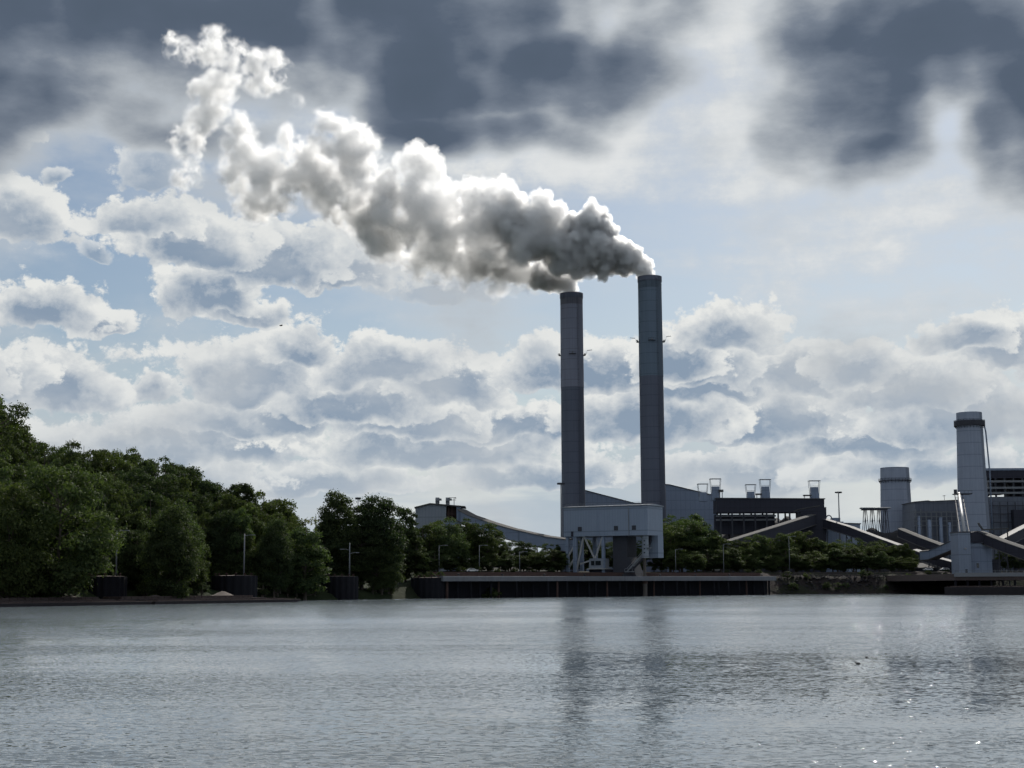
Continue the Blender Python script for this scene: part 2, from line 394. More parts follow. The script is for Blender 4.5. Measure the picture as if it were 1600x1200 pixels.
def make_land():
    xs = [-3500, -2000, -1200, -800, -550, -420] + list(np.arange(-340, 345, 5.0)) + [380, 450, 600, 900, 1500, 2500, 3500]
    ys = [-700, -300, 0, 150, 220, 280] + list(np.arange(320, 860, 5.0)) + [900, 960, 1050, 1200, 1500, 2000, 3000, 4500, 7000]
    vs, fs = [], []
    for y in ys:
        for x in xs:
            z = ground(x, y)
            if z > 0.3: z += random.uniform(-.25, .25)
            vs.append((x, y, z))
    nx = len(xs)
    for j in range(len(ys) - 1):
        for i in range(nx - 1):
            a = j * nx + i; fs.append((a, a + 1, a + nx + 1, a + nx))
    m_ = bpy.data.materials.new('bank_ground'); m_.use_nodes = True
    t = NT(m_.node_tree); b = t.n['Principled BSDF']
    pos = t.node('ShaderNodeTexCoord').outputs['Object']
    x, y, z = t.sep(pos)
    n1 = t.noise(pos, .09, 6, .6); n2 = t.noise(pos, .6, 6, .65)
    green = t.mix(n2, (.010, .016, .008), (.032, .042, .018))
    soil = t.mix(n2, (.014, .012, .013), (.042, .033, .031))
    k = t.m('MULTIPLY', t.ss(x, -45, -20), t.ss(n1, .40, .58, 0.35, 1.0))
    c = t.mix(k, green, soil)
    t.put(b.inputs['Base Color'], c); b.inputs['Roughness'].default_value = .95; b.inputs['Specular IOR Level'].default_value = .1
    bp = t.node('ShaderNodeBump', {'Strength': .8, 'Distance': .5, 'Height': n2}); t.put(b.inputs['Normal'], bp.outputs[0])
    tag(MB().add(vs, fs).build('ground', m_, smooth=True), kind='structure')
make_land()

def make_water():
    m_ = bpy.data.materials.new('river_water'); m_.use_nodes = True
    t = NT(m_.node_tree); b = t.n['Principled BSDF']
    pos = t.node('ShaderNodeTexCoord').outputs['Object']
    x, y, z = t.sep(pos)
    # wind patches: long bands across the river where the ripples are stronger or weaker
    wob = t.m('MULTIPLY', t.m('SUBTRACT', t.noise(t.mapping(pos, sc=(.012, .03, 1)), 1.0, 3, .5), .5), 30.0)
    yw = t.m('ADD', y, wob)
    lg = t.m('LOGARITHM', t.m('MAXIMUM', yw, 5.0), 2.0)
    bands = t.noise(t.comb(t.m('MULTIPLY', x, .006), t.m('MULTIPLY', lg, 2.6), 0.0), 1.0, 4, .6)
    patch = t.ss(bands, .36, .62)
    calm = t.m('MULTIPLY', t.ss(yw, 44, 58), t.ss(yw, 112, 84))
    calm = t.m('MULTIPLY', calm, t.ss(x, -6, 2))
    gain = t.m('MULTIPLY', t.m('ADD', .30, t.m('MULTIPLY', patch, .78)), t.m('SUBTRACT', 1.0, t.m('MULTIPLY', calm, .30)))
    w1 = t.noise(t.mapping(pos, sc=(.45, 1.1, 1)), 1.0, 3, .55)
    w2 = t.noise(t.mapping(pos, (3, 7, 0), (0, 0, R(14)), (2.0, 4.6, 1)), 1.0, 4, .6)
    w3 = t.noise(t.mapping(pos, (9, 2, 0), (0, 0, R(-20)), (7.0, 13.0, 1)), 1.0, 2, .5)
    def slope(sc, rot, amp, det, off):       # two independent slope channels of one wave size
        cc = t.node('ShaderNodeTexNoise', {'Vector': t.mapping(pos, off, (0, 0, R(rot)), sc), 'Scale': 1.0}, noise_dimensions='2D')
        cc.inputs['Detail'].default_value = det; cc.inputs['Roughness'].default_value = .6
        return t.vm('MULTIPLY', t.vm('SUBTRACT', cc.outputs[1], (.5, .5, .5)), (amp * .8, amp, 0))
    sl_ = t.vm('ADD', t.vm('ADD', slope((.13, .30, 1), 5, .17, 2, (5, 1, 0)), slope((.62, 1.5, 1), 12, .30, 2, (3, 7, 0))), slope((2.4, 4.6, 1), -16, .42, 3, (9, 2, 0)))
    sl_ = t.vm('SCALE', sl_, gain)
    # sparse steep capillary facets that catch the sun
    ft = t.node('ShaderNodeTexNoise', {'Vector': t.mapping(pos, (2, 4, 0), (0, 0, R(31)), (3.1, 3.9, 1)), 'Scale': 1.0}, noise_dimensions='2D')
    ft.inputs['Detail'].default_value = 2
    fv_ = t.vm('MULTIPLY', t.vm('SUBTRACT', ft.outputs[1], (.5, .5, .5)), (2, 2, 0))
    sl_ = t.vm('ADD', sl_, t.vm('SCALE', t.vm('MULTIPLY', t.vm('MULTIPLY', fv_, fv_), fv_), t.m('MULTIPLY', gain, 4.8)))
    sx_, sy_, _z = t.sep(sl_)                 # lean added to wave normals, towards the viewer's side: water mirrors higher, brighter sky
    sl_ = t.comb(sx_, t.m('ADD', t.m('MULTIPLY', t.m('MINIMUM', sy_, 0.0), 1.15), t.m('SUBTRACT', t.m('MULTIPLY', t.m('MAXIMUM', sy_, 0.0), 0.22), t.m('SUBTRACT', 0.052, t.m('MULTIPLY', calm, .049)))), 0.0)
    nn = t.vm('NORMALIZE', t.vm('ADD', t.vm('MULTIPLY', sl_, (1, 1, 0)), (0, 0, 1)))
    t.put(b.inputs['Normal'], nn)
    b.inputs['Base Color'].default_value = (.135, .16, .175, 1)
    b.inputs['Roughness'].default_value = .022; b.inputs['IOR'].default_value = 1.333
    b.inputs['Specular IOR Level'].default_value = .5
    vs = [(-3500, -400, 0), (3500, -400, 0), (3500, 1500, 0), (-3500, 1500, 0)]
    tag(MB().add(vs, [(0, 1, 2, 3)]).build('water', m_), kind='structure')
make_water()

# ------------------------------------------------------------------ power station: chimneys
def chimney(name, cx_px, top_px, bot_py, D, r_top, r_bot, label, m_up, band_py, base_z=9.0, ledge_py=None, arms=()):
    p = at(cx_px, (top_px + bot_py) / 2, D); X, Y = p.x, p.y
    zt = at(cx_px, top_px, D).z
    zb = at(cx_px, band_py, D).z
    def r(z): return r_bot + (r_top - r_bot) * (z - base_z) / (zt - base_z)
    root = thing(name, (X, Y, base_z), label, 'chimney', 'tall twin chimneys with steam')
    L = lambda z: z - base_z
    MB().lathe([(r_bot, 0), (r(zb), L(zb))], seg=56).build('lower_shaft', M('stack_dark'), root, smooth=True)
    MB().lathe([(r(zb) + .12, L(zb) - .3), (r(zb) + .12, L(zb)), (r_top, L(zt) - 3.2)], seg=56).build('upper_shaft', M(m_up), root, smooth=True)
    MB().lathe([(r_top - .02, L(zt) - 3.2), (r_top + .28, L(zt) - 3.1), (r_top + .28, L(zt)), (r_top - 1.3, L(zt)), (r_top - 1.3, L(zt) - 9)], seg=56).build('rim', M('stack_dark'), root)
    MB().lathe([(r_top + .06, L(zt) - 7.5), (r_top + .05, L(zt) - 3.25)], seg=56).build('soot_band', M('soot_' + m_up), root, smooth=True)
    if ledge_py:
        zl = L(at(cx_px, ledge_py, D).z); rr = r(zl + base_z)
        for a in (0, 90, 180, 270):
            a0 = R(a)
            c, s_ = math.cos(a0), math.sin(a0)
            f = MB()
            for da in (-.16, .16):
                pass
            def q(rad, t_, z): return (c * rad - s_ * t_, s_ * rad + c * t_, z)
            f.hexa([q(rr - .1, -2.2, zl - .25), q(rr + 1.3, -2.2, zl - .25), q(rr + 1.3, 2.2, zl - .25), q(rr - .1, 2.2, zl - .25)],
                   [q(rr - .1, -2.2, zl), q(rr + 1.3, -2.2, zl), q(rr + 1.3, 2.2, zl), q(rr - .1, 2.2, zl)])
            for t_ in (-2.1, 0, 2.1): f.bar(q(rr + 1.6, t_, zl), q(rr + 1.6, t_, zl + 1.1), .10)
            f.bar(q(rr + 1.6, -2.2, zl + 1.1), q(rr + 1.6, 2.2, zl + 1.1), .10)
            lp = f.build('ledge', M('steel_dark'), root)
            bl = MB().lathe([(.35, 0), (.45, .2), (.45, .9), (.2, 1.2), (0, 1.25)], seg=10).build('beacon', M('steel'), lp)
            bl.location = q(rr + .9, 0, zl + .01)
        for sg, dz in arms:
            MB().bar((sg * (rr + 1.5), 0, zl + .2), (sg * (rr + 2.6), 0, zl + dz), .09).bar((sg * (rr + 2.4), 0, zl + dz), (sg * (rr + 5.4), 0, zl + dz + .3), .30).build('davit_arm', M('steel'), root)
    # ladder up the shaft
    f = MB(); a0 = R(-62)
    for dt in (-.35, .35):
        f.tube([((r_bot + .5) * math.cos(a0) - math.sin(a0) * dt, (r_bot + .5) * math.sin(a0) + math.cos(a0) * dt, 2),
                ((r_top + .5) * math.cos(a0) - math.sin(a0) * dt, (r_top + .5) * math.sin(a0) + math.cos(a0) * dt, L(zt) - 2)], .07, 6)
    z = 3.0
    while z < L(zt) - 2:
        rr = r(z + base_z) + .5
        f.bar((rr * math.cos(a0) + math.sin(a0) * .35, rr * math.sin(a0) - math.cos(a0) * .35, z), (rr * math.cos(a0) - math.sin(a0) * .35, rr * math.sin(a0) + math.cos(a0) * .35, z), .07)
        z += 1.5
    f.build('ladder', M('steel_dark'), root)
    return X, Y, zt
CH_B = chimney('chimney', 1018, 433, 785, 936, 7.25, 7.55, 'tall chimney with bluish green upper shaft, the taller of the steaming pair', 'stack_teal', 588, ledge_py=534, arms=((-1, 2.2), (1, 3.2)))
CH_A = chimney('chimney', 894.5, 459, 785, 960, 7.1, 7.45, 'tall chimney with brownish grey upper shaft, the shorter of the steaming pair', 'stack_brown', 605, ledge_py=555, arms=((1, 3.0),))

def tapered_stack(cx_px, top_px, bot_px, D, rt, rb, ring0, ring1, ring_px, label, rail):
    p = at(cx_px, (top_px + bot_px) / 2, D); base = 9.0
    root = thing('concrete_chimney', (p.x, p.y, base), label, 'chimney', 'short tapered concrete chimneys')
    zt = at(cx_px, top_px, D).z - base
    z0, z1 = at(cx_px, ring1, D).z - base, at(cx_px, ring0, D).z - base
    rr = rt + (rb - rt) * (1 - (z0 + z1) / 2 / zt)
    prof = [(rb + (rt - rb) * (k / 10) ** .85, zt * k / 10) for k in range(10)]
    MB().lathe(prof + [(rt, zt), (rt - .9, zt), (rt - .9, zt - 8)], seg=56).build('shaft', M('concrete'), root, smooth=True).modifiers.new('edges', 'EDGE_SPLIT')
    w = ring_px * D / FPX
    g = MB().lathe([(rr - .1, z0), (rr + w, z0), (rr + w, z0 + .35), (rr - .1, z0 + .35)], seg=56)
    for k in range(28):
        a = 2 * math.pi * k / 28; a2 = 2 * math.pi * (k + 1) / 28; q = rr + w - .1
        A = (q * math.cos(a), q * math.sin(a)); B = (q * math.cos(a2), q * math.sin(a2))
        g.bar((*A, z0 + .3), (*A, z1), .14)
        for h in (z1, (z0 + z1) / 2): g.bar((*A, h), (*B, h), .12)
        g.bar(((rr - .05) * math.cos(a), (rr - .05) * math.sin(a), z0 - 1.4), ((q) * math.cos(a), q * math.sin(a), z0), .16)
    if rail:                                  # kick plates make this gallery read solid
        g.lathe([(rr + w - .04, z0), (rr + w - .04, z1 - .4)], seg=56)
    g.build('gallery', M('steel_dark'), root)
    return root, rr, zt, rb
tapered_stack(1399.5, 731, 825, 1000, 9.1, 11.4, 748, 752, 2.6, 'squat pale concrete chimney with a thin gallery ring behind the trestle', False)
rt_, rr_, zt_, rb_ = tapered_stack(1518, 645, 825, 900, 7.3, 9.9, 657, 666, 3.8, 'broad concrete chimney with a dark gallery ring and external riser pipe', True)
zr = at(1541, 664, 900).z - 9
MB().tube([(rr_ + 1.2, 0, zr), (rr_ + 1.9, 0, zr - 4), (rr_ + 3.2, 0, zr - 28), (rr_ + 3.2, 0, 20)], .45, 8).build('riser_pipe', M('cladding'), rt_, smooth=True)

# ------------------------------------------------------------------ generic industrial builders
def gallery(pts, w, h, label, skirt='cladding', roof='roof_metal', legs=(), group='coal conveyor galleries', leg_mat='steel', name='conveyor_gallery'):
    """Enclosed conveyor gallery: pts are world points along the top centre line."""
    P0 = Vector(pts[0]); root = thing(name, P0, label, 'conveyor', group)
    q = [Vector(p) - P0 for p in pts]
    def section(offs):
        vs, n = [], len(offs)
        for i, p in enumerate(q):
            d = (q[min(i + 1, len(q) - 1)] - q[max(i - 1, 0)]); d.z = 0; d.normalize()
            sx = Vector((d.y, -d.x, 0))
            for (a, b) in offs: vs.append(p + sx * a + Vector((0, 0, b)))
        fs = []
        for i in range(len(q) - 1):
            for k in range(n):
                k2 = (k + 1) % n; fs.append((i * n + k, i * n + k2, (i + 1) * n + k2, (i + 1) * n + k))
        fs += [tuple(range(n - 1, -1, -1)), tuple((len(q) - 1) * n + k for k in range(n))]
        return MB().add(vs, fs)
    section([(-w / 2, -h), (w / 2, -h), (w / 2, -.25), (-w / 2, -.25)]).build('casing', M(skirt), root)
    section([(-w / 2 - .35, -.25), (w / 2 + .35, -.25), (w / 2 + .2, .05), (0, .45), (-w / 2 - .2, .05)]).build('roof', M(roof), root)
    section([(-w / 2 - .5, -h - .35), (w / 2 + .5, -h - .35), (w / 2 + .5, -h), (-w / 2 - .5, -h)]).build('walkway', M(roof), root)
    for t_ in legs:
        k = min(int(t_ * (len(q) - 1)), len(q) - 2); f_ = t_ * (len(q) - 1) - k
        p = q[k].lerp(q[k + 1], f_); gz = max(ground(P0.x + p.x, P0.y + p.y), 0) - P0.z
        d = (q[k + 1] - q[k]); d.z = 0; d.normalize(); sx = Vector((d.y, -d.x, 0))
        f = MB()
        for s_ in (-1, 1):
            f.bar(p + sx * s_ * w * .45 + Vector((0, 0, -h)), p + sx * s_ * w * .75 + Vector((0, 0, gz - p.z)), .5)
        n = max(1, int((p.z - h - gz) / 6))
        for i in range(n):
            za, zb = gz + (p.z - h - gz) * i / n, gz + (p.z - h - gz) * (i + 1) / n
            f.bar(Vector((p.x, p.y, za)) - sx * w * .6, Vector((p.x, p.y, zb)) + sx * w * .6, .25)
            f.bar(Vector((p.x, p.y, za)) + sx * w * .6, Vector((p.x, p.y, zb)) - sx * w * .6, .25)
        f.build('trestle', M(leg_mat), root)
    return root

def front_poly(name, pts, D, depth, material, parent=None, base=None):
    """A block whose front outline is given at distance D and runs back by depth metres; returned with its own origin."""
    w = [at(px, py, D) for px, py in pts]
    ox = base if base is not None else Vector((sum(p.x for p in w) / len(w), D, min(p.z for p in w)))
    return MB().prism([(p.x - ox.x, p.z - ox.z) for p in w], D - ox.y, D - ox.y + depth).build(name, material, parent), ox

def block_thing(name, pts, D, depth, material, label, cat, group=None, part='wall', roof=None, roof_over=.5):
    w = [at(px, py, D) for px, py in pts]
    ox = Vector((sum(p.x for p in w) / len(w), D, 9.0))
    root = thing(name, ox, label, cat, group)
    poly = [(p.x - ox.x, p.z - ox.z) for p in w]
    MB().prism(poly, 0, depth).build(part, material, root)
    if roof:                                 # a thin sheet over the top edges (points listed left to right along the roofline)
        idx, rm = roof
        tops = [poly[i] for i in idx]
        pl = [(tops[0][0] - roof_over, tops[0][1] + .02)] + [(x, z + .02) for x, z in tops[1:-1]] + [(tops[-1][0] + roof_over, tops[-1][1] + .02)]
        pl2 = [(x, z + .5) for x, z in reversed(pl)]
        MB().prism(pl + pl2, -roof_over, depth + roof_over).build('roof', rm, root)
    return root, ox

# flue-duct houses behind and beside the chimneys
r1, o1 = block_thing('flue_duct_house', [(905, 905), (905, 766.5), (915, 767), (992, 787), (1008, 787), (1008, 905)], 985, 30, M('cladding'), 'grey clad house with a long sloping roof between the two tall chimneys', 'plant building', roof=((1, 2, 3, 4), M('roof_dark')))
MB().box(-23.0 - 8.5, -.4, 40, -23.0 - 7.3, -.05, 60).build('downpipe', M('steel_dark'), r1)
r2, o2 = block_thing('flue_duct_house', [(1034, 905), (1034, 757), (1046, 758), (1120, 776), (1120, 801), (1120, 905)], 962, 34, M('cladding'), 'grey clad house with a sloping roof beside the taller chimney', 'plant building', roof=((1, 2, 3), M('roof_dark')))

# dark coal-bunker hall on columns with rooftop exhaust hoods
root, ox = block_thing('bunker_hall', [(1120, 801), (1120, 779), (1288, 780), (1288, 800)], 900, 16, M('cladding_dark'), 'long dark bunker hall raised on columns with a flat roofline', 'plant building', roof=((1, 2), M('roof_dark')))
f = MB()
for px in range(1126, 1290, 18):
    for dy in (.6, 15.4):
        x = at(px, 800, 900).x - ox.x
        f = MB().box(x - .45, dy - .45, 0, x + .45, dy + .45, at(px, 800, 900).z - 9 - .01)
        f.build('column', M('steel_dark'), root)
lw = MB()
for py in (806, 812):
    z = at(1120, py, 900).z - 9; lw.box(at(1120, py, 900).x - ox.x, 3, z - .5, at(1214, py, 900).x - ox.x, 4, z + .5)
lw.build('girder', M('steel'), root)
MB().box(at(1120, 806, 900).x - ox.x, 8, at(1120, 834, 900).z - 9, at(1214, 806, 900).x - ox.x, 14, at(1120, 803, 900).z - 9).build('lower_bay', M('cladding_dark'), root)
HOODS = [(1099, 769, 781, 756, 12, 'smaller exhaust hood by the sloping grey house'), (1119, 760, 780, 748, 13, 'tall exhaust hood where the sloping grey house meets the dark hall'),
         (1174, 768, 780, 757, 12, 'short exhaust hood mid roof of the dark hall'), (1197, 760, 780, 749, 13, 'tall exhaust hood mid roof of the dark hall'),
         (1274, 761, 781, 751, 13, 'lone exhaust hood at the far end of the dark hall roof')]
for px, yb, y0, yt, wpx, lab in HOODS:
    D = 906; a = at(px, y0, D); s_ = D / FPX
    rt2 = thing('exhaust_hood', (a.x, D, a.z - .9), lab, 'exhaust hood', 'exhaust hoods on the dark hall roof')
    hb = (y0 - yb) * s_ + .9; w = wpx * s_
    MB().box(-w / 2, 0, 0, w / 2, w * .9, hb * .55).box(-w / 2 + .25, .25, hb * .55, w / 2 - .25, w * .9 - .25, hb).build('hood', M('cladding'), rt2)
    ht = (y0 - yt) * s_ + .9
    fr = MB()
    for sx in (-1, 1):
        for yy in (.2, w * .9 - .2):
            fr.bar((sx * (w / 2 - .1), yy, hb * .5), (sx * (w / 2 + .7), yy, ht), .22)
        fr.bar((sx * (w / 2 + .7), .2, ht), (sx * (w / 2 + .7), w * .9 - .2, ht), .22)
    for yy in (.2, w * .9 - .2):
        fr.bar((-w / 2 - .9, yy, ht), (w / 2 + .9, yy, ht), .32)
    fr.bar((-w / 2, .1, hb + .6), (w / 2, .1, hb + .6), .18)
    fr.build('lifting_frame', M('steel'), rt2)
def rooftop_box(px, py, wpx, hpx, D, label):
    a = at(px, py, D); s_ = D / FPX; w, h = wpx * s_, hpx * s_
    rt3 = thing('roof_unit', (a.x, D, a.z), label, 'roof unit', 'small roof units on the dark hall')
    for x in (-w / 2, w / 2):
        for y in (0, 2): MB().bar((x, y, -.4), (x, y, h), .2).build('post', M('steel'), rt3)
    MB().box(-w / 2 - .6, -.3, h * .72, w / 2 + .6, 2.3, h).build('canopy', M('roof_metal'), rt3)
rooftop_box(1127, 778, 4, 13, 904, 'narrow canopy on posts beside the tall exhaust hood')
rooftop_box(1186, 779, 6, 8, 904, 'small canopy between the two middle exhaust hoods')
rooftop_box(1262, 780, 9, 7, 904, 'low pale canopy next to the lone end exhaust hood')

# coal piles: mounds
def mound(px0, px1, top, D, depth, label, seed, peak=.5):
    rg = random.Random(seed)
    a, b = at(px0, 893, D), at(px1, 893, D); W_ = b.x - a.x; z0 = 9.5
    H = at((px0 + px1) / 2, top, D).z - z0
    nx, ny = 48, 18; vs, fs = [], []
    ph = [rg.uniform(0, 6.3) for _ in range(6)]
    for j in range(ny + 1):
        for i in range(nx + 1):
            u, v = i / nx, j / ny
            e = min(1, min(u, 1 - u) * 4.2) * min(1, min(v, 1 - v) * 2.6)
            z = H * e * (.9 + .06 * math.sin(u * 9 + ph[0]) + .05 * math.sin(u * 21 + v * 5 + ph[1]) + .03 * math.sin(u * 43 - v * 17 + ph[2])) + rg.uniform(-.12, .12) * (e > .05)
            vs.append((W_ * (u - .5), depth * (v - .5), z))
    for j in range(ny):
        for i in range(nx):
            k = j * (nx + 1) + i; fs.append((k, k + 1, k + nx + 2, k + nx + 1))
    ob = MB().add(vs, fs).build('coal_pile', M('coal'), None, ((a.x + b.x) / 2, D + depth / 2, z0 - .4), smooth=True)
    return tag(ob, label, 'coal pile', 'coal stockpiles')
mound(1105, 1300, 806, 918, 70, 'broad black coal stockpile under and behind the raised dark hall', 3)
mound(1296, 1520, 823, 930, 60, 'black coal stockpile behind the crossing conveyors and in front of the squat chimney', 5)

# transfer tower where the conveyors meet
root, ox = block_thing('transfer_tower', [(1252, 905), (1252, 799), (1262, 799), (1291, 792), (1291, 905)], 845, 13, M('cladding_dark'), 'dark transfer tower with a slanting pale roof below the dark hall', 'conveyor tower')
a0, a1 = at(1250, 797, 845), at(1289, 791.5, 845)
MB().add([], []).hexa([(a0.x - ox.x - 1, -1, a0.z - 9), (a1.x - ox.x - 3, -1, a1.z - 9 + .3), (a1.x - ox.x - 3, 14, a1.z - 9 + .3), (a0.x - ox.x - 1, 14, a0.z - 9)],
     [(a0.x - ox.x - 1, -1, a0.z - 8.5), (a1.x - ox.x - 3, -1, a1.z - 8.2), (a1.x - ox.x - 3, 14, a1.z - 8.2), (a0.x - ox.x - 1, 14, a0.z - 8.5)]).build('roof', M('roof_metal'), root)
MB().box(at(1291, 850, 845).x - ox.x + .01, 2, 0, at(1294, 850, 845).x - ox.x, 9, at(1292, 793, 845).z - 9).build('lift_shaft', M('cladding'), root)
sh, _ = block_thing('switch_house', [(1294, 905), (1294, 813), (1302, 813), (1302, 809), (1313, 809), (1313, 815), (1318, 815), (1318, 905)], 850, 8, M('cladding'), 'small stepped grey switch house beside the dark transfer tower', 'plant building')
MB().tube([(at(1297, 813, 850).x - _.x + 2 * math.cos(t_) * .8, 3, at(1297, 811, 850).z - 9 + 2.2 * math.sin(t_)) for t_ in np.linspace(0, math.pi, 9)], .35, 8).build('vent_loop', M('steel'), sh, smooth=True)
block_thing('pump_house', [(1318, 905), (1318, 818), (1344, 819), (1344, 905)], 905, 12, M('cladding_blue'), 'low flat roofed blue grey house under the mast on posts', 'plant building', roof=((1, 2), M('roof_dark')))

# trestle with A-frames in front of the squat chimney
D = 930; rt4 = thing('pipe_trestle', (at(1368, 825, D).x, D, at(1368, 826, D).z), 'open steel pipe trestle with splayed legs before the squat concrete chimney', 'trestle')
s_ = D / FPX; H = 29 * s_
for k, px in enumerate((1354, 1365, 1376, 1386)):
    x = at(px, 825, D).x - rt4.location.x
    f = MB()
    for yy in (0, 5):
        f.bar((x - 1.9, yy, -10), (x - .3, yy, H), .38).bar((x + 1.9, yy, -10), (x + .3, yy, H), .38)
        f.bar((x - 1.1, yy, H * .42), (x + 1.1, yy, H * .42), .25)
    f.build('leg_frame', M('steel_dark'), rt4)
MB().box(at(1350, 850, D).x - rt4.location.x, -.4, H, at(1389, 850, D).x - rt4.location.x, 5.4, H + .7).build('deck', M('steel_dark'), rt4)
f = MB()
for yy in (.8, 2.3, 4): f.tube([(at(1350, 850, D).x - rt4.location.x - 1, yy, H + 1.2), (at(1389, 850, D).x - rt4.location.x + 2, yy, H + 1.2)], .4, 8)
f.build('pipe', M('steel'), rt4, smooth=True)

# grey precipitator building and steel-framed boiler house at the edge of the site
root, ox = block_thing('precipitator_house', [(1429, 905), (1429, 785), (1450, 783), (1455, 784), (1497, 782), (1497, 905)], 955, 30, M('cladding_mid'), 'grey precipitator house with pipe racks between the two concrete chimneys', 'plant building', roof=((1, 2, 3, 4), M('roof_dark')))
f = MB()
for px in range(1431, 1496, 8):
    x = at(px, 800, 953).x - ox.x; f.bar((x, -1.8, 0), (x, -1.8, at(px, 800 if px > 1445 else 795, 953).z - 9), .45)
for py in (800, 807, 814, 821):
    z = at(1460, py, 953).z - 9; f.bar((at(1429, py, 953).x - ox.x, -1.8, z), (at(1495, py, 953).x - ox.x, -1.8, z), .5)
f.build('pipe_rack', M('steel'), root)
f = MB()
for px, py, w in ((1436, 806, 8), (1452, 812, 12), (1470, 808, 10), (1484, 816, 9)):
    p = at(px, py, 953); f.tube([(p.x - ox.x, -1.2, 0), (p.x - ox.x, -1.2, p.z - 9)], w * .12, 10)
f.build('vessel', M('cladding'), root, smooth=True)
x = at(1477, 783, 955).x - ox.x; z = at(1477, 782, 955).z - 9
MB().bar((x, 2, z - .3), (x, 2, z + 3.4), .2).bar((x - .9, 2, z + 3), (x + .9, 2, z + 3), .3).build('roof_light', M('steel_dark'), root)

D = 940; ox = Vector((at(1610, 880, D).x, D, 9.0))
root = thing('boiler_house', ox, 'steel framed boiler house with open floors beside the ringed concrete chimney', 'plant building')
X0, X1 = at(1543, 800, D).x - ox.x, at(1720, 800, D).x - ox.x
zz = lambda py: at(1600, py, D).z - 9
MB().box(X0, 0, 0, X1, 40, zz(776)).build('lower_wall', M('cladding_mid'), root)
MB().box(X0 - .3, -.3, zz(747), X1, 40, zz(735)).build('upper_wall', M('cladding_dark'), root)
MB().box(X0 - .8, -.8, zz(735) + .01, X1, 40.6, zz(735) + 1.4).build('roof', M('cladding'), root)
for py in (752, 762, 770):
    MB().box(X0, -.6, zz(py) - .6, X1, 3, zz(py) + .6).build('floor_beam', M('steel'), root)
k = 0
for px in range(1546, 1720, 14):
    x = at(px, 850, D).x - ox.x; MB().box(x - .5, -.4, zz(776) + .01, x + .5, .6, zz(747) - .01).build('column', M('steel_dark'), root)
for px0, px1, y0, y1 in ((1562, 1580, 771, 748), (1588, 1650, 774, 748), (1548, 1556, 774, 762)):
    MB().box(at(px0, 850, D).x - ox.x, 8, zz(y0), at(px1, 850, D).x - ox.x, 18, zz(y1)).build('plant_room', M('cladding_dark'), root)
f = MB()
for py in (790, 803, 816):
    f.bar((X0 + 1, -1.5, zz(py)), (X1, -1.5, zz(py)), .45)
for px in range(1552, 1700, 12):
    x = at(px, 850, D).x - ox.x; f.bar((x, -1.5, 0), (x, -1.5, zz(784)), .4)
f.build('pipe_rack', M('steel_dark'), root)
MB().box(at(1582, 850, D).x - ox.x, -5, 0, at(1640, 850, D).x - ox.x, -.02, zz(797)).build('annex', M('cladding_dark'), root)

# ------------------------------------------------------------------ conveyors
def pl(*a): return [at(px, py, d) for px, py, d in a]
gallery(pl((721, 796, 712), (738, 805, 706), (770, 816, 696), (800, 825, 687), (830, 832, 678), (860, 838.5, 668), (893, 843, 655)), 5.0, 5.0,
        'long curved conveyor gallery sagging from the hilltop house to the barge unloader', 'cladding', legs=(.36, .68, .9))
gallery(pl((1268, 804, 846), (1205, 824, 800), (1150, 841, 770), (1128, 848, 760)), 4.5, 5.4, 'conveyor gallery climbing from the trees into the slant roofed dark tower', 'cladding_dark', legs=(.4, .75), leg_mat='steel_dark')
gallery(pl((1290, 811, 846), (1330, 823, 830), (1372, 839, 815), (1408, 852, 800)), 4.2, 4.6, 'conveyor gallery descending from the dark tower past the stepped switch house', 'cladding_dark', 'roof_dark', legs=(.3, .7), leg_mat='steel_dark')
gallery(pl((1408, 826, 860), (1440, 839, 835), (1478, 853, 805)), 4.0, 4.4, 'conveyor gallery with a bright roof in front of the second coal pile', 'cladding_dark', 'roof_metal', legs=(.5,), leg_mat='steel_dark')
gallery(pl((1432, 859, 770), (1462, 870, 750), (1500, 880, 730)), 3.6, 4.0, 'low dull conveyor gallery running down behind the shed with the pale roof', 'cladding_dark', 'roof_dark', legs=(.4,), leg_mat='steel_dark')
gallery(pl((1441, 861.5, 745), (1456, 860, 740), (1480, 850, 725), (1499, 842, 712)), 3.6, 4.2, 'conveyor gallery rising into the blue grey crusher house from the shed side', 'cladding', 'roof_metal', legs=(.35,), leg_mat='steel_dark')
gallery(pl((1534, 831, 705), (1570, 845, 690), (1605, 857, 676), (1660, 876, 650)), 4.2, 4.6, 'conveyor gallery with a sunlit roof descending away from the crusher house', 'cladding_dark', 'roof_metal', legs=(.3,), leg_mat='steel_dark')
gallery(pl((1561, 842, 760), (1600, 822, 790), (1660, 795, 830)), 4.0, 4.6, 'conveyor gallery climbing towards the steel framed boiler house', 'cladding_dark', 'roof_dark', legs=(.6,), leg_mat='steel_dark')

# steep chute tube from the ringed chimney's foot to the crusher house
D = 715; a, b = at(1498.5, 771, 760), at(1508, 836, D)
rt5 = thing('chute_tube', a, 'steep white chute tube leaning down onto the crusher house roof', 'chute')
MB().tube([Vector((0, 0, 0)), b - a], .75, 14).build('tube', M('steel_white'), rt5, smooth=True)
f = MB().bar(Vector((-1.9, 1, 0)), b - a + Vector((-1.9, 1, 0)), .35).bar(Vector((1.9, 1, 0)), b - a + Vector((2.4, 1, 0)), .35)
for k in range(1, 9):
    p = (b - a) * (k / 9); f.bar(p + Vector((-1.9, 1, 0)), p + Vector((2.0, 1, 0)), .2)
f.build('side_frame', M('steel_dark'), rt5)
s_ = 760 / FPX
pf = MB().box(-2.2, -2, -.5, 6, 4, 0)
for x in (-2.1, 0, 2, 4, 5.9): pf.bar((x, -1.9, 0), (x, -1.9, 1.3), .12)
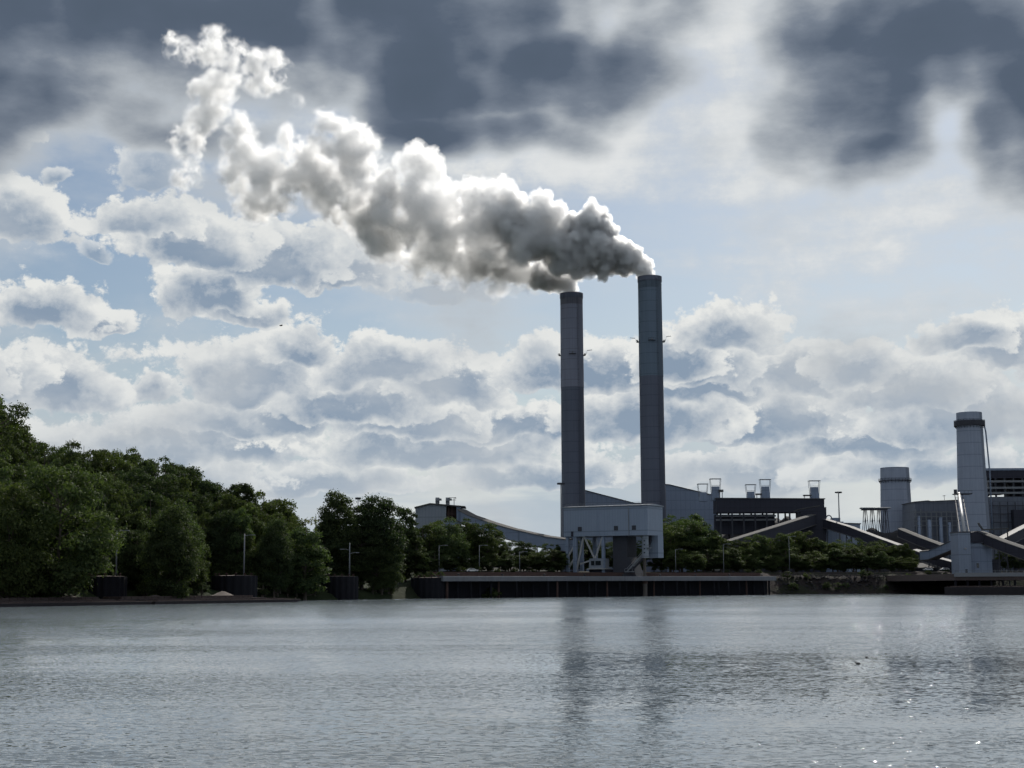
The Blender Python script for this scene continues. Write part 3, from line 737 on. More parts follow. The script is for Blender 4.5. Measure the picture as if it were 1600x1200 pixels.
pf.bar((-2.1, -1.9, 1.3), (5.9, -1.9, 1.3), .12).box(-2, 0, 0, -.9, 2, 2)
pf.build('head_platform', M('steel_dark'), rt5)

# crusher house on the dock
D = 700; ox = Vector((at(1507, 890, D).x, D, 8.2))
rt6 = thing('crusher_house', ox, 'tall blue grey crusher house on the dock with a dark slanting upper floor', 'plant building')
xx = lambda px: at(px, 860, D).x - ox.x
z = lambda py: at(1520, py, D).z - 8.2
MB().box(xx(1497.5), 0, 0, xx(1517), 12, z(832)).build('tower_wall', M('cladding_blue'), rt6)
MB().box(xx(1497.5) - .3, -.3, z(832) + .01, xx(1517) + .3, 12.3, z(832) + .5).build('tower_roof', M('roof_dark'), rt6)
MB().box(xx(1517) + .01, 1.5, 0, xx(1551), 12, z(848)).build('lower_wall', M('cladding'), rt6)
MB().prism([(xx(1517) + .02, z(848) + .01), (xx(1569), z(848) + .01), (xx(1566), z(842)), (xx(1532), z(829.5)), (xx(1517) + .02, z(832))], .6, 12.6).build('upper_floor', M('cladding_dark'), rt6)
MB().hexa([(xx(1529), .1, z(831.5)), (xx(1568), .1, z(844)), (xx(1568), 13, z(844)), (xx(1529), 13, z(831.5))],
          [(xx(1529), .1, z(829)), (xx(1568), .1, z(841.5)), (xx(1568), 13, z(841.5)), (xx(1529), 13, z(829))]).build('roof', M('roof_dark'), rt6)
MB().box(xx(1518), 1.1, z(854), xx(1550), 1.49, z(850)).build('lintel_panel', M('cladding_blue'), rt6)
MB().box(xx(1526.5), 1.3, z(887), xx(1530), 1.49, z(880)).build('window', M('glass_dark'), rt6)
MB().box(xx(1551) + .01, 5, 0, xx(1568), 12, z(874)).build('annex', M('cladding_dark'), rt6)
dr = MB().box(xx(1507), -.12, 0.2, xx(1510.5), -.01, 2.6).build('door', M('cladding_dark'), rt6)
fl = MB().tube([(xx(1508), -.6, z(857)), (xx(1508), -.02, z(857))], .15, 8).box(xx(1508) - .4, -1.0, z(857) - .25, xx(1508) + .4, -.55, z(857) + .25).build('wall_lamp', M('steel_white'), rt6)
# pale pipe bridge behind it
D = 760; a, b = at(1534, 828, D), at(1576, 826, D)
rt7 = thing('pipe_bridge', a, 'slim pale pipe bridge behind the crusher house roof', 'pipe bridge')
MB().bar(Vector((0, 0, 0)), b - a, 1.1, .7).bar(Vector((.5, 0, 0)), Vector((-1.6, 0, 3.4)), .8).build('bridge_pipe', M('roof_metal'), rt7)
f = MB()
for k in (.3, .95):
    p = (b - a) * k; f.bar(p, Vector((p.x, p.y, 9.5 - a.z)), .5)
f.build('leg', M('steel_dark'), rt7)
# shed with the pale roof
rt8, ox = block_thing('shed', [(1430, 897), (1430, 888), (1466, 888), (1466, 897)], 742, 10, M('cladding_dark'), 'low dark shed with a pale lean-to roof near the parked white cars', 'shed')
MB().hexa([(-7, -1, at(1430, 888, 742).z - 9), (6.8, -1, at(1430, 888, 742).z - 9), (5.4, 11, at(1430, 888, 742).z - 6.6), (-5.6, 11, at(1430, 888, 742).z - 6.6)],
          [(-7, -1, at(1430, 888, 742).z - 8.7), (6.8, -1, at(1430, 888, 742).z - 8.7), (5.4, 11, at(1430, 888, 742).z - 6.3), (-5.6, 11, at(1430, 888, 742).z - 6.3)]).build('roof', M('roof_metal'), rt8)

# ------------------------------------------------------------------ hilltop transfer house
D = 712; gz = 8.0; ox = Vector((at(685, 840, D).x, D, gz))
root = thing('transfer_house', ox, 'pale gabled transfer house with a reddish open bay above the trees', 'plant building')
xx = lambda px: at(px, 810, D).x - ox.x
z = lambda py: at(690, py, D).z - gz
MB().prism([(xx(649), 0), (xx(697), 0), (xx(697), z(790.5)), (xx(672), z(788)), (xx(649), z(794))], 0, 14).build('wall', M('cladding_pale'), root)
MB().box(xx(697) + .01, 3, z(813), xx(713), 13, z(791.5)).build('open_bay', M('rust'), root)
MB().box(xx(697) + .01, .3, 0, xx(713), 13, z(813) - .01).build('lower_wall', M('cladding'), root)
f = MB()
for px in (701, 706): f.bar((xx(px), .8, z(813)), (xx(px), .8, z(792)), .5)
f.bar((xx(697), .8, z(803)), (xx(713), .8, z(803)), .4); f.build('bay_frame', M('rust'), root)
MB().box(xx(713) + .01, 0, 0, xx(720), 14, z(792)).build('corner_tower', M('cladding'), root)
MB().prism([(xx(647.5), z(794) + .02), (xx(672), z(788) + .02), (xx(727), z(793) + .02), (xx(727), z(793) + .6), (xx(672), z(788) + .6), (xx(647.5), z(794) + .6)], -.8, 14.8).build('roof', M('roof_metal'), root)
for px, lab in ((683.5, 'round roof ventilator near the gable peak of the pale house'), (699.5, 'round roof ventilator above the reddish open bay')):
    a = at(px, 789.5, D + 5)
    v = thing('roof_ventilator', (a.x, D + 5, a.z), lab, 'ventilator', 'ventilators on the pale gabled house')
    MB().lathe([(.9, -.5), (.9, 1.4)], seg=14).build('throat', M('steel'), v)
    MB().tube([(-.9, 0, 2.3), (.9, 0, 2.3)], 1.35, 16).box(.2, -1.2, 2.2, 1.9, 1.2, 3.1).build('cowl', M('steel'), v)
a = at(709.5, 792, D + 4); v = thing('roof_mast', (a.x, D + 4, a.z), 'thin mast with cross arms on the pale gabled house roof', 'mast')
MB().bar((0, 0, -.4), (0, 0, 4.4), .28).build('post', M('steel_dark'), v)
MB().bar((-2.4, 0, 4.3), (.9, 0, 4.3), .2).bar((-.9, 0, 3.2), (.9, 0, 3.2), .2).box(-2.5, -.3, 4.0, -1.7, .3, 4.2).box(.4, -.3, 3.9, 1, .3, 4.2).build('cross_arm', M('steel_dark'), v)

# ------------------------------------------------------------------ barge unloader
D0 = at(1012, 836, 622)
U = thing('barge_unloader', (D0.x, D0.y, 8.2), 'boxy blue grey barge unloader raised on legs over the quay edge', 'barge unloader', rz=R(-29))
# local frame: origin under the front corner (the riverward lower corner), -x runs along the long face, +y along the short end
zb, ztp = at(1012, 836, 622).z - 8.2, at(1012, 789.5, 622).z - 8.2
LEN, WID = 38.0, 15.5
UM = M('cladding_blue')
MB().box(-LEN, 0, zb, 0, WID, ztp).build('machine_house', UM, U, bevel=.08)
MB().hexa([(-LEN - .4, -.4, ztp + .01), (.4, -.4, ztp + .01), (.4, WID + .4, ztp + .01), (-LEN - .4, WID + .4, ztp + .01)],
          [(-LEN - .4, -.4, ztp + .35), (.4, -.4, ztp + .35), (.3, WID * .5, ztp + .9), (-LEN - .3, WID * .5, ztp + .9)]).hexa(
          [(-LEN - .4, WID * .5, ztp + .01), (.4, WID * .5, ztp + .01), (.4, WID + .4, ztp + .01), (-LEN - .4, WID + .4, ztp + .01)],
          [(-LEN - .3, WID * .5, ztp + .9), (.3, WID * .5, ztp + .9), (.4, WID + .4, ztp + .35), (-LEN - .4, WID + .4, ztp + .35)]).build('roof', M('cladding_pale'), U)
MB().box(-5.5, WID - 5.4, 7.3, .05, WID + .05, zb - .01).build('elevator_casing', UM, U)
MB().box(-22.3, -.07, zb, -22.0, -.01, ztp).build('seam_strip', M('cladding'), U)
MB().lathe([(1.35, 0), (1.35, 8.6), (0, 8.6)], seg=18).lathe([(1.6, 0), (1.6, -.5), (0, -.5)], seg=18).build('bucket_leg', M('cladding_pale'), U, loc=(-2.2, 2.4, zb - 8.62), smooth=False)
for k in range(4):
    w_ = MB().tube([(-2.2 + .2, 1.0, zb - 2.2 - k * 1.6), (-2.2 + .2, 1.12, zb - 2.2 - k * 1.6)], .34, 10).build('port', M('steel_dark'), U)
# marine pile below the bucket leg, standing in the river
# legs
for (x, y, w) in ((-36.8, 1.2, 1.3), (-33.2, 1.2, 1.6), (-36.8, WID - 1.2, 1.3), (-30.5, WID - 1.2, 1.6), (-20.4, 1.2, 1.2), (-21, WID - 1.2, 1.4)):
    MB().box(x - w / 2, y - w / 2, -.6, x + w / 2, y + w / 2, zb - .01).build('leg', M('cladding'), U)
MB().box(-17, 3, -3, -10.5, 12, zb - .01).build('tower_core', M('steel_dark'), U)
MB().hexa([(-10.5, 3, -1.2), (-6.3, 3, -1.2), (-6.3, 11, -1.2), (-10.5, 11, -1.2)], [(-10.5, 3, 7.5), (-9.6, 3, 7.5), (-9.6, 11, 7.5), (-10.5, 11, 7.5)]).build('buttress', M('steel_dark'), U)
f = MB()
for a, b in (((-33, .9, .5), (-29.3, .9, zb)), ((-29.0, .9, zb), (-24.2, .9, zb - 9.3)), ((-24.0, .9, zb - 9), (-20.6, .9, zb - .4)), ((-36.6, .9, 3), (-33.2, .9, 8)), ((-36.6, .9, 8), (-33.2, .9, 13)), ((-31, .9, 5.0), (-24, .9, 7.0))):
    f.bar(a, b, .62)
f.build('brace', M('steel_white'), U)
cb = MB().box(-26.5, .2, 3.2, -20.2, 6, 7.2).build('operator_cab', M('cladding_pale'), U)
MB().box(-25.6, .08, 4.4, -24.1, .19, 6.2).box(-23.6, .08, 4.4, -21.2, .19, 6.2).build('window', M('glass_dark'), cb)
MB().box(-27.2, -.4, 2.75, -19.4, 6.4, 3.19).build('cab_floor', M('steel_white'), U)
MB().box(-27, 1.2, -.6, -19, 9, 2.74).build('winch_room', M('cladding_dark'), U)
f = MB()
for k in range(14):
    t_ = k / 13; x = -10 + 9.2 * t_; zz_ = 2.0 + 9.0 * t_
    f.box(x - .35, 1.8, zz_ - .12, x + .35, 3.6, zz_)
for yy in (1.75, 3.65):
    f.bar((-10.2, yy, 1.8), (-.6, yy, 11.2), .35, .5); f.bar((-10.2, yy, 3.0), (-.6, yy, 12.4), .14)
f.build('stair', M('steel'), U)
f = MB().box(-11, 1.2, 1.5, -7.5, 4.5, 1.8).box(-1.6, 1.2, 11.0, 0, 4.5, 11.3)
for x in (-11, -9.2, -7.6): f.bar((x, 1.25, 1.8), (x, 1.25, 2.9), .12)
f.bar((-11, 1.25, 2.9), (-7.5, 1.25, 2.9), .12)
f.build('landing', M('steel'), U)
f = MB().bar((-9, 4, 3), (-4.5, 8, 9), 1.6, 1.6).bar((-4.5, 8, 9), (-3.0, 9.5, zb), 1.5, 1.5)
f.build('coal_chute', M('steel_dark'), U)

f = MB()
for k in range(14):
    x = -LEN + 1 + (LEN - 2) * k / 13; f.bar((x, .3, ztp + .3), (x, .3, ztp + 1.5), .09)
f.bar((-LEN + 1, .3, ztp + 1.5), (-1, .3, ztp + 1.5), .09).bar((-LEN + 1, .3, ztp + .95), (-1, .3, ztp + .95), .07)
f.build('roof_railing', M('steel'), U)
for x in (-30.5, -14.0, -6.0):
    MB().box(x - .9, -.16, zb + 2.2, x + .9, -.03, zb + 4.0).build('louvre', M('steel_dark'), U)
MB().box(-34.6, -.14, zb + .05, -33.5, -.03, zb + 2.2).build('door', M('cladding_dark'), U)
MB().tube([(-8.2, -.3, zb - .3), (-8.2, -.3, ztp - .6)], .16, 8).build('downpipe', M('steel'), U)
a = at(1008, 930.5, 628)
v = thing('mooring_pile', (a.x, a.y, -2), 'tan steel pile standing in the river under the barge unloader', 'mooring pile')
MB().lathe([(.95, 0), (.95, 10.0), (.62, 10.6), (.62, 19.6), (0, 19.6)], seg=16).build('shaft', M('tan'), v)
MB().lathe([(1.0, 7.0), (1.22, 7.1), (1.22, 8.2), (1.0, 8.3)], seg=16).build('collar', M('rust'), v)
# foundation pier
a = onz(956, 930, 0)
v = thing('pier_foundation', (a.x, a.y + 4, -2), 'tan concrete pier foundation in the river below the barge unloader', 'pier', rz=R(42))
MB().box(-8, -4, 0, 8, 5, 6.5).build('footing', M('tan'), v)
MB().box(-10, -5, 6.51, 10, 6, 9.6).build('pier_cap', M('tan'), v)

# ------------------------------------------------------------------ quay
A, B = onz(692, 935), onz(1214, 929.3)
A.z = B.z = 0; d = (B - A); LQ = d.length; ang = math.atan2(d.y, d.x)
Q = thing('quay', A, 'long quay with a pale concrete deck edge over dark piles', 'quay', rz=ang)
MB().box(0, 0, 6.1, LQ, 9, 8.0).build('deck', M('concrete_pale'), Q, bevel=.1)
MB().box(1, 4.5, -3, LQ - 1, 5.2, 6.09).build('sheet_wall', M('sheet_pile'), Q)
n = 34
for k in range(n):
    x = 2 + (LQ - 4) * k / (n - 1) + random.uniform(-1.3, 1.3); yq = random.choice((.9, 1.6, 2.6))
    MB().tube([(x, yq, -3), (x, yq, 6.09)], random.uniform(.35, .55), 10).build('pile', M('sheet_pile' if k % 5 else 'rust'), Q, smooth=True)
MB().box(0, 9.2, 7.6, LQ, 9.8, 9.6).build('back_wall', M('rust'), Q)
f = MB()
for k in range(48):
    x = 1 + (LQ - 2) * k / 47; f.bar((x, .4, 8), (x, .4, 9.1), .07)
f.bar((1, .4, 9.1), (LQ - 1, .4, 9.1), .07).bar((1, .4, 8.55), (LQ - 1, .4, 8.55), .05)
f.build('railing', M('rust'), Q)
for k in range(9):
    x = 8 + (LQ - 16) * k / 8
    MB().lathe([(.28, 0), (.28, .5), (.45, .6), (.45, .85), (0, .9)], (x, 1.2, 8), 10).build('bollard', M('steel_dark'), Q)

# mooring cells with their light poles
CELLS = []
def cell(px, y_top, y_bot, wpx, label, pole=None, arm=0, kind=0):
    D = 500.0
    for _ in range(8): D = lerp_tab(SHORE, at(px, 900, D).x) - 1.0
    r = wpx * D / FPX / 2; b = at(px, 920, D + r); H = at(px, y_top, D + r).z; CELLS.append((px, wpx, D, r))
    v = thing('mooring_cell', (b.x, D + r, -3), label, 'mooring cell', 'round sheet pile mooring cells')
    prof = []
    seg = 72; f = MB(); o = []
    for z in (0, H + 3):
        for k in range(seg):
            a = 2 * math.pi * k / seg; rr = r - (.22 if (k // 2) % 2 else 0)
            o.append((rr * math.cos(a), rr * math.sin(a), z))
    f.add(o, [(k, (k + 1) % seg, (k + 1) % seg + seg, k + seg) for k in range(seg)])
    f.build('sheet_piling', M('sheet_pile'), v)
    MB().lathe([(r - .3, H + 2.5), (r - .3, H + 3.05), (r * .6, H + 3.2), (0, H + 3.3)], seg=36).build('cap', M('gravel'), v)
    for k in range(6):
        f = MB(); a = R(200 + k * 28); f.lathe([(.22, 0), (.22, .5), (.36, .6), (.36, .8), (0, .85)], ((r - 1.2) * math.cos(a), (r - 1.2) * math.sin(a), H + 3.05), 10)
        f.build('bollard', M('rust'), v)
    return v, D + r, H
def lamp_pole(px, y_top, y_base, D, label, z_base=None, arms=((1, 0),), group='light poles along the river bank', rad=.16, m='lamp_grey', name='light_pole'):
    b = at(px, y_base, D); zb_ = b.z if z_base is None else z_base
    H = at(px, y_top, D).z - zb_
    v = thing(name, (b.x, D, zb_), label, 'light pole', group)
    MB().tube([(0, 0, 0), (0, 0, H * .5), (0, 0, H)], [rad * 1.25, rad, rad * .7], 8).build('post', M(m), v, smooth=True)
    for sg, dz in arms:
        ar = MB().tube([(0, 0, H - .3 - dz), (sg * 1.3, 0, H - dz), (sg * 2.4, 0, H + .05 - dz)], .09, 6).build('arm', M(m), v)
        MB().box(min(sg * 2.2, sg * 3.3), -.22, H - .12 - dz, max(sg * 2.2, sg * 3.3), .22, H + .14 - dz).build('lamp_head', M(m), ar)
    return v
for px, yt, yb, w, lab, pp, pt, arms in (
    (164, 901, 938, 68, 'dark mooring cell behind the small gravel heaps, below the huge sunlit tree', 181, 829, ((1, 0),)),
    (366, 900, 935.5, 72, 'dark mooring cell behind the tall gravel heap on the barge', 381, 834, ((1, .4),)),
    (531, 901, 937, 58, 'dark mooring cell standing clear beyond the barge ends', 546, 848, ((-1, 2.2), (1, 3.4))),
    (670, 903, 935.5, 56, 'dark mooring cell with scrubby weeds on top at the quay end', None, None, None)):
    v, D, H = cell(px, yt, yb, w, lab)
    if pp: lamp_pole(pp, pt, yt, D, 'grey light pole on the ' + lab.split(',')[0], z_base=H + .1, arms=arms, rad=.22)
    tf = MB()
SH_POLES = [(686, 852, 893, 'beside the weedy mooring cell'), (749, 852, 893, 'before the trees below the curved conveyor'), (1131, 850, 893, 'before the trees by the parked white van'),
            (1234, 838, 893, 'at the far end of the quay, tallest of the shore poles'), (1056, 858, 893, 'before the trees beside the unloader'), (812, 862, 893, 'on the quay below the lower conveyor')]
for px, yt, yb, lab in SH_POLES:
    D = lerp_tab(SHORE, at(px, 893, 640).x) + 26
    z0 = ground(at(px, 893, D).x, D)
    lamp_pole(px, yt, yb, D, 'thin grey light pole ' + lab, z_base=z0 - .3, arms=((1, 0),), rad=.14)
# tall masts with lamp crowns
def mast(px, y_top, D, label, z0=9.0, rad=.32, wide=2.6):
    b = at(px, y_top, D); H = b.z - z0
    v = thing('light_mast', (b.x, D, z0), label, 'light mast', 'tall light masts')
    MB().tube([(0, 0, 0), (0, 0, H)], [rad * 1.5, rad * .75], 10).build('post', M('steel'), v, smooth=True)
    f = MB().lathe([(wide * .35, H - .6), (wide * .35, H - .35), (0, H - .35)], seg=14)
    for k in range(6):
        a = k * math.pi / 3; x, y = math.cos(a) * wide * .45, math.sin(a) * wide * .45
        f.box(x - .45, y - .3, H - .9, x + .45, y + .3, H - .1)
    f.build('lamp_ring', M('steel_dark'), v)
mast(876.5, 754, 700, 'tall slim light mast close beside the brownish chimney', 9.0, .34, 3.0)
mast(1310, 768, 850, 'tall light mast rising from the stepped switch house', 9.0, .36, 3.2)
mast(434, 780, 640, 'light mast poking above the wooded hill', 8, .25, 1.7)
mast(559.5, 777, 640, 'slim mast top showing between the two tall tree crowns', 8, .22, 1.6)
mast(473, 818, 620, 'short dark mast top in the dip of the tree line', 8, .28, 1.8)

# ------------------------------------------------------------------ barges
def barge(p, q, w, h_hull, h_coam, label, heaps, seed, group='loaded river barges', name='barge'):
    """Hopper barge from waterline point p to q (bow at q); hull, coaming, heaps of cargo."""
    rg = random.Random(seed)
    p = Vector((p.x, p.y, 0)); q = Vector((q.x, q.y, 0)); d = q - p; L = d.length
    v = thing(name, p, label, 'barge', group, rz=math.atan2(d.y, d.x))
    MB().prism([(0, -.6), (L - 4, -.6), (L - .3, h_hull * .45), (L, h_hull), (0, h_hull)], 0, w).build('hull', M('hull'), v, bevel=.06)
    MB().box(.1, .05, h_hull + .01, L - .2, w - .05, h_hull + .12).build('deck', M('hull_edge'), v)
    f = MB(); x0, x1 = 2.0, L - 5
    for a in ((x0, 1, x1, 1.25), (x0, w - 1.25, x1, w - 1), (x0, 1.26, x0 + .25, w - 1.26), (x1 - .25, 1.26, x1, w - 1.26)):
        f.box(a[0], a[1], h_hull + .13, a[2], a[3], h_hull + h_coam)
    k = x0 + 1
    while k < x1 - 1:
        f.box(k, .8, h_hull + .13, k + .18, .99, h_hull + h_coam - .1); k += 2.4
    f.build('coaming', M('hull_edge'), v)
    for k in range(7):
        MB().lathe([(.12, 0), (.12, .3), (.2, .34), (.2, .44), (0, .46)], (1.2 + (L - 3) * k / 6, .5, h_hull + .12), 8).build('bitt', M('hull_edge'), v)
    nx, ny = int(L * 1.2), 9; vs, fs = [], []
    for j in range(ny + 1):
        for i in range(nx + 1):
            x = x0 + .3 + (x1 - x0 - .6) * i / nx; y = 1.3 + (w - 2.6) * j / ny
            z = h_hull + h_coam - .5
            for hx, hh, hr in heaps:
                dd = math.hypot((x - hx * L), (y - w / 2) * 1.15) / hr
                z = max(z, h_hull + h_coam - .5 + hh * max(0, 1 - dd))
            vs.append((x, y, z + rg.uniform(-.07, .07)))
    for j in range(ny):
        for i in range(nx):
            k = j * (nx + 1) + i; fs.append((k, k + 1, k + nx + 2, k + nx + 1))
    MB().add(vs, fs).build('cargo', M('gravel'), v)
    return v
dL = (onz(470, 940.5) - onz(0, 948.5)); e = onz(470, 940.5); u = dL.normalized(); nrm = Vector((-u.y, u.x, 0))
LB = 58.0
barge(e - u * LB, e, 9.0, .75, .45, 'low front barge with a raked bow showing past the others', ((.35, .5, 4), (.7, .4, 3)), 1)
barge(e - u * (2 * LB + 1), e - u * (LB + 1), 9.0, .75, .45, 'low front barge running out of the picture behind the raked one', ((.5, .4, 4), (.8, .5, 3)), 2)
e2 = e - u * 3 + nrm * 10.2
barge(e2 - u * LB, e2, 9.0, 1.25, .75, 'inner barge with the tallest gravel heap, beside the raked front barge', ((.76, 1.9, 4.6), (.30, .9, 4), (.52, .6, 3), (.1, .5, 3)), 3)
barge(e2 - u * (2 * LB + 1), e2 - u * (LB + 1), 9.0, 1.25, .75, 'inner barge with small gravel heaps close against the wooded bank', ((.55, 1.0, 4), (.8, 1.2, 3.6), (.3, .7, 4)), 4)

# big empty dock barge and dock at the far side
a, b = onz(1476, 929.7), onz(1640, 929.7)
v = barge(a, b, 14, 3.0, .5, 'long black empty barge moored below the crusher house dock', (), 9, group=None)
DK = thing('loading_dock', (at(1497, 905, 640).x, 600, 0), 'dark timber loading dock under the crusher house', 'dock')
ox = DK.location; xx = lambda px: at(px, 905, 600).x - ox.x
MB().box(xx(1492), 0, 5.6, xx(1700), 130, 8.15).build('deck', M('hull_edge'), DK)
MB().box(xx(1492) - .3, -.4, 7.0, xx(1700), -.02, 8.5).build('fender_beam', M('steel'), DK)
for k in range(12):
    x = xx(1494) + k * 4.6; MB().tube([(x, .9, -3), (x, .9, 5.59)], .5, 10).build('pile', M('sheet_pile'), DK)
f = MB()
for k in range(22):
    x = xx(1494) + k * 2.2; f.bar((x, .4, 8.15), (x, .4, 9.4), .10)
f.bar((xx(1494), .4, 9.4), (xx(1700), .4, 9.4), .12).bar((xx(1494), .4, 8.8), (xx(1700), .4, 8.8), .08)
f.build('railing', M('steel'), DK)

# bank rail fence along the rubble shore between the quay and the dock
A2, B2 = onz(1218, 902, 8.6), onz(1492, 902, 8.6)
A2 = Vector((at(1218, 900, 705).x, 705, 0)); B2 = Vector((at(1492, 900, 716).x, 716, 0))
v = thing('rail_fence', (A2.x, A2.y, 8.0), 'dark rail fence on the rubble bank between quay and dock', 'fence', rz=math.atan2(B2.y - A2.y, B2.x - A2.x))
LF = (B2 - A2).length
f = MB()
for k in range(40): x = LF * k / 39; f.bar((x, 0, -1.2), (x, 0, 1.6), .12)
f.build('post', M('steel_dark'), v)
MB().bar((0, 0, 1.6), (LF, 0, 1.6), .16, .22).bar((0, 0, .8), (LF, 0, .8), .12, .16).build('rail', M('tan'), v)

# rubble along the water's edge
rub = MB(); rg = random.Random(11)
for k in range(900):
    px = rg.uniform(1205, 1500); D = 700 + rg.uniform(-1, 1)
    X = at(px, 920, 705).x; sy = lerp_tab(SHORE, X) + rg.uniform(1, 13); gz = ground(X, sy)
    s_ = rg.uniform(.3, .95)
    c = Vector((X, sy, gz + s_ * .1)); pts = []
    for i in range(6):
        a_ = i * math.pi / 3 + rg.uniform(-.3, .3); pts.append(c + Vector((math.cos(a_) * s_ * rg.uniform(.7, 1.2), math.sin(a_) * s_, rg.uniform(-.3, .1) * s_)))
    rub.add(pts + [c + Vector((rg.uniform(-.2, .2), rg.uniform(-.2, .2), s_ * rg.uniform(.4, .8)))], [(i, (i + 1) % 6, 6) for i in range(6)])
tag(rub.build('rubble', M('rubble')), 'broken grey stone rubble covering the bank below the rail fence', 'rubble', kind='stuff')

# ------------------------------------------------------------------ parked cars
def car_proto(kind):
    v = thing('parked_car' if kind == 'car' else 'parked_van', (0, 0, 0), 'car', 'car' if kind == 'car' else 'van', 'white vehicles parked behind the quay')
    if kind == 'car':
        prof = [(-2.2, .35), (2.2, .35), (2.25, .75), (1.3, .92), (.7, 1.45), (-1.2, 1.47), (-1.9, .98), (-2.25, .9)]
    else:
        prof = [(-2.6, .35), (2.6, .35), (2.65, .95), (2.0, 1.15), (1.35, 1.95), (-2.55, 2.0), (-2.65, .9)]
    MB().prism(prof, -.88, .88).build('body', M('car_white'), v, bevel=.07)
    w = [(-1.55, 1.0), (1.05, 1.0), (.62, 1.36), (-1.1, 1.38)] if kind == 'car' else [(.3, 1.2), (1.75, 1.2), (1.28, 1.8), (.3, 1.8)]
    MB().prism(w, -.90, .90).build('side_window', M('glass_dark'), v)
    for x in (-1.4, 1.4):
        for y in (-.82, .82):
            wh = MB().tube([(x, y - .11, .34), (x, y + .11, .34)], .34, 16).build('wheel', M('rubber'), v)
            MB().tube([(x, y - .125 if y < 0 else y + .115, .34), (x, y - .115 if y < 0 else y + .125, .34)], .19, 12).build('rim', M('steel'), wh)
    return v
cars = {'car': car_proto('car'), 'van': car_proto('van')}; used_c = set()
for px, kind, D, lab in ((848, 'car', 640, 'small white car parked behind the quay below the curved conveyor'), (1119, 'van', 728, 'white van parked behind the quay beside the unloader trees'),
                         (1450, 'car', 735, 'white car parked in front of the shed with the pale roof'), (1476, 'car', 735, 'white car parked between the shed and the crusher house'),
                         (738, 'car', 590, 'white car half hidden behind the quay near the weedy mooring cell')):
    D = max(D, lerp_tab(SHORE, at(px, 895, D).x) + 24)
    o = cars[kind] if kind not in used_c else copy_tree(cars[kind]); used_c.add(kind)
    X = at(px, 895, D).x; o.location = (X, D, ground(X, D) + .35); o.rotation_euler = (0, 0, R(random.uniform(-8, 8)) + (0 if px < 1200 else math.pi)); o['label'] = lab

# ------------------------------------------------------------------ trees
def tree_proto(seed, H=20.0, RX=7.0, base=.16, n_clump=46, per=270, leaf=.44, lmat=None, shape='round', sparse=0.0):
    rg = np.random.default_rng(seed); rd = random.Random(seed)
    zc = H * (base + (1 - base) * .5); rz = H * (1 - base) * .5
    cs = []
    k = 0
    while len(cs) < n_clump and k < 4000:
        k += 1
        v = rg.normal(size=3); v /= np.linalg.norm(v)
        rr = rg.uniform(.45, 1.0) ** .6
        zf = v[2] * rr
        wd = 1.0
        if shape == 'oval': wd = .78
        if shape == 'spread': wd = 1.15 if zf > -.2 else .8
        if shape == 'cone': wd = 1.05 - .45 * (zf + 1) / 2
        cr = rg.uniform(.16, .34) * RX * (1.15 if zf < .3 else .85)
        c = np.array([v[0] * rr * (RX * wd - cr * .6), v[1] * rr * (RX * wd - cr * .6), zc + zf * (rz - cr * .55)])
        cs.append((c, cr))
    # trunk and limbs
    t = MB(); lean = rd.uniform(-.5, .5)
    path = [(0, 0, -1.5), (0, 0, 0), (lean * .4, 0, H * .25), (lean, lean * .5, H * .5), (lean * .6, lean, H * .72), (lean * .8, lean, H * .9)]
    t.tube(path, [.5, .42, .34, .24, .14, .05], 8)
    for c, cr in cs[::2]:
        z0 = min(max(c[2] - rd.uniform(2, 5), H * .12), H * .7)
        s0 = (lean * z0 / H, lean * .5 * z0 / H, z0); m_ = tuple((np.array(s0) + c) / 2 + np.array([0, 0, -.5]))
        t.tube([s0, m_, tuple(c)], [.15, .10, .03], 5)
    tm = t.build('trunk', M('bark'))
    C_, N_ = [], []
    for c, cr in cs:
        n = int(per * (cr / (.25 * RX)) ** 2 * (1 - sparse))
        v = rg.normal(size=(n, 3)); v /= np.linalg.norm(v, axis=1)[:, None]
        v[:, 2] = np.where(v[:, 2] < -.35, -v[:, 2] * .6, v[:, 2])
        r = cr * rg.uniform(.25, 1.0, n) ** .45 * (1 + .25 * rg.normal(size=n) * .6)
        p = c + v * r[:, None] * np.array([1.12, 1.12, .82])
        C_.append(p); N_.append(v)
    Pc = np.concatenate(C_); Nn = np.concatenate(N_); n = len(Pc)
    nrm = Nn * .7 + rg.normal(size=(n, 3)) * .55 + np.array([0, 0, .35]); nrm /= np.linalg.norm(nrm, axis=1)[:, None]
    a = np.cross(nrm, rg.normal(size=(n, 3))); a /= np.linalg.norm(a, axis=1)[:, None]; b = np.cross(nrm, a)
    s = (leaf * rg.uniform(.55, 1.25, n))[:, None] * .5
    q = np.stack([Pc - a * s * 1.3, Pc - b * s * .75 + nrm * s * .25, Pc + a * s * 1.3, Pc + b * s * .75 + nrm * s * .25], 1).reshape(-1, 3)
    me = bpy.data.meshes.new('crown'); me.vertices.add(4 * n); me.vertices.foreach_set('co', q.ravel().astype(np.float32))
    me.loops.add(4 * n); me.loops.foreach_set('vertex_index', np.arange(4 * n, dtype=np.int32))
    me.polygons.add(n); me.polygons.foreach_set('loop_start', np.arange(0, 4 * n, 4, dtype=np.int32)); me.polygons.foreach_set('loop_total', np.full(n, 4, np.int32))
    me.update(calc_edges=True); me.validate(); me.materials.append(lmat or LEAF)
    cr_ = bpy.data.objects.new('crown', me); COL.objects.link(cr_)
    return tm, cr_, float(np.percentile(q[:, 2], 99.7))
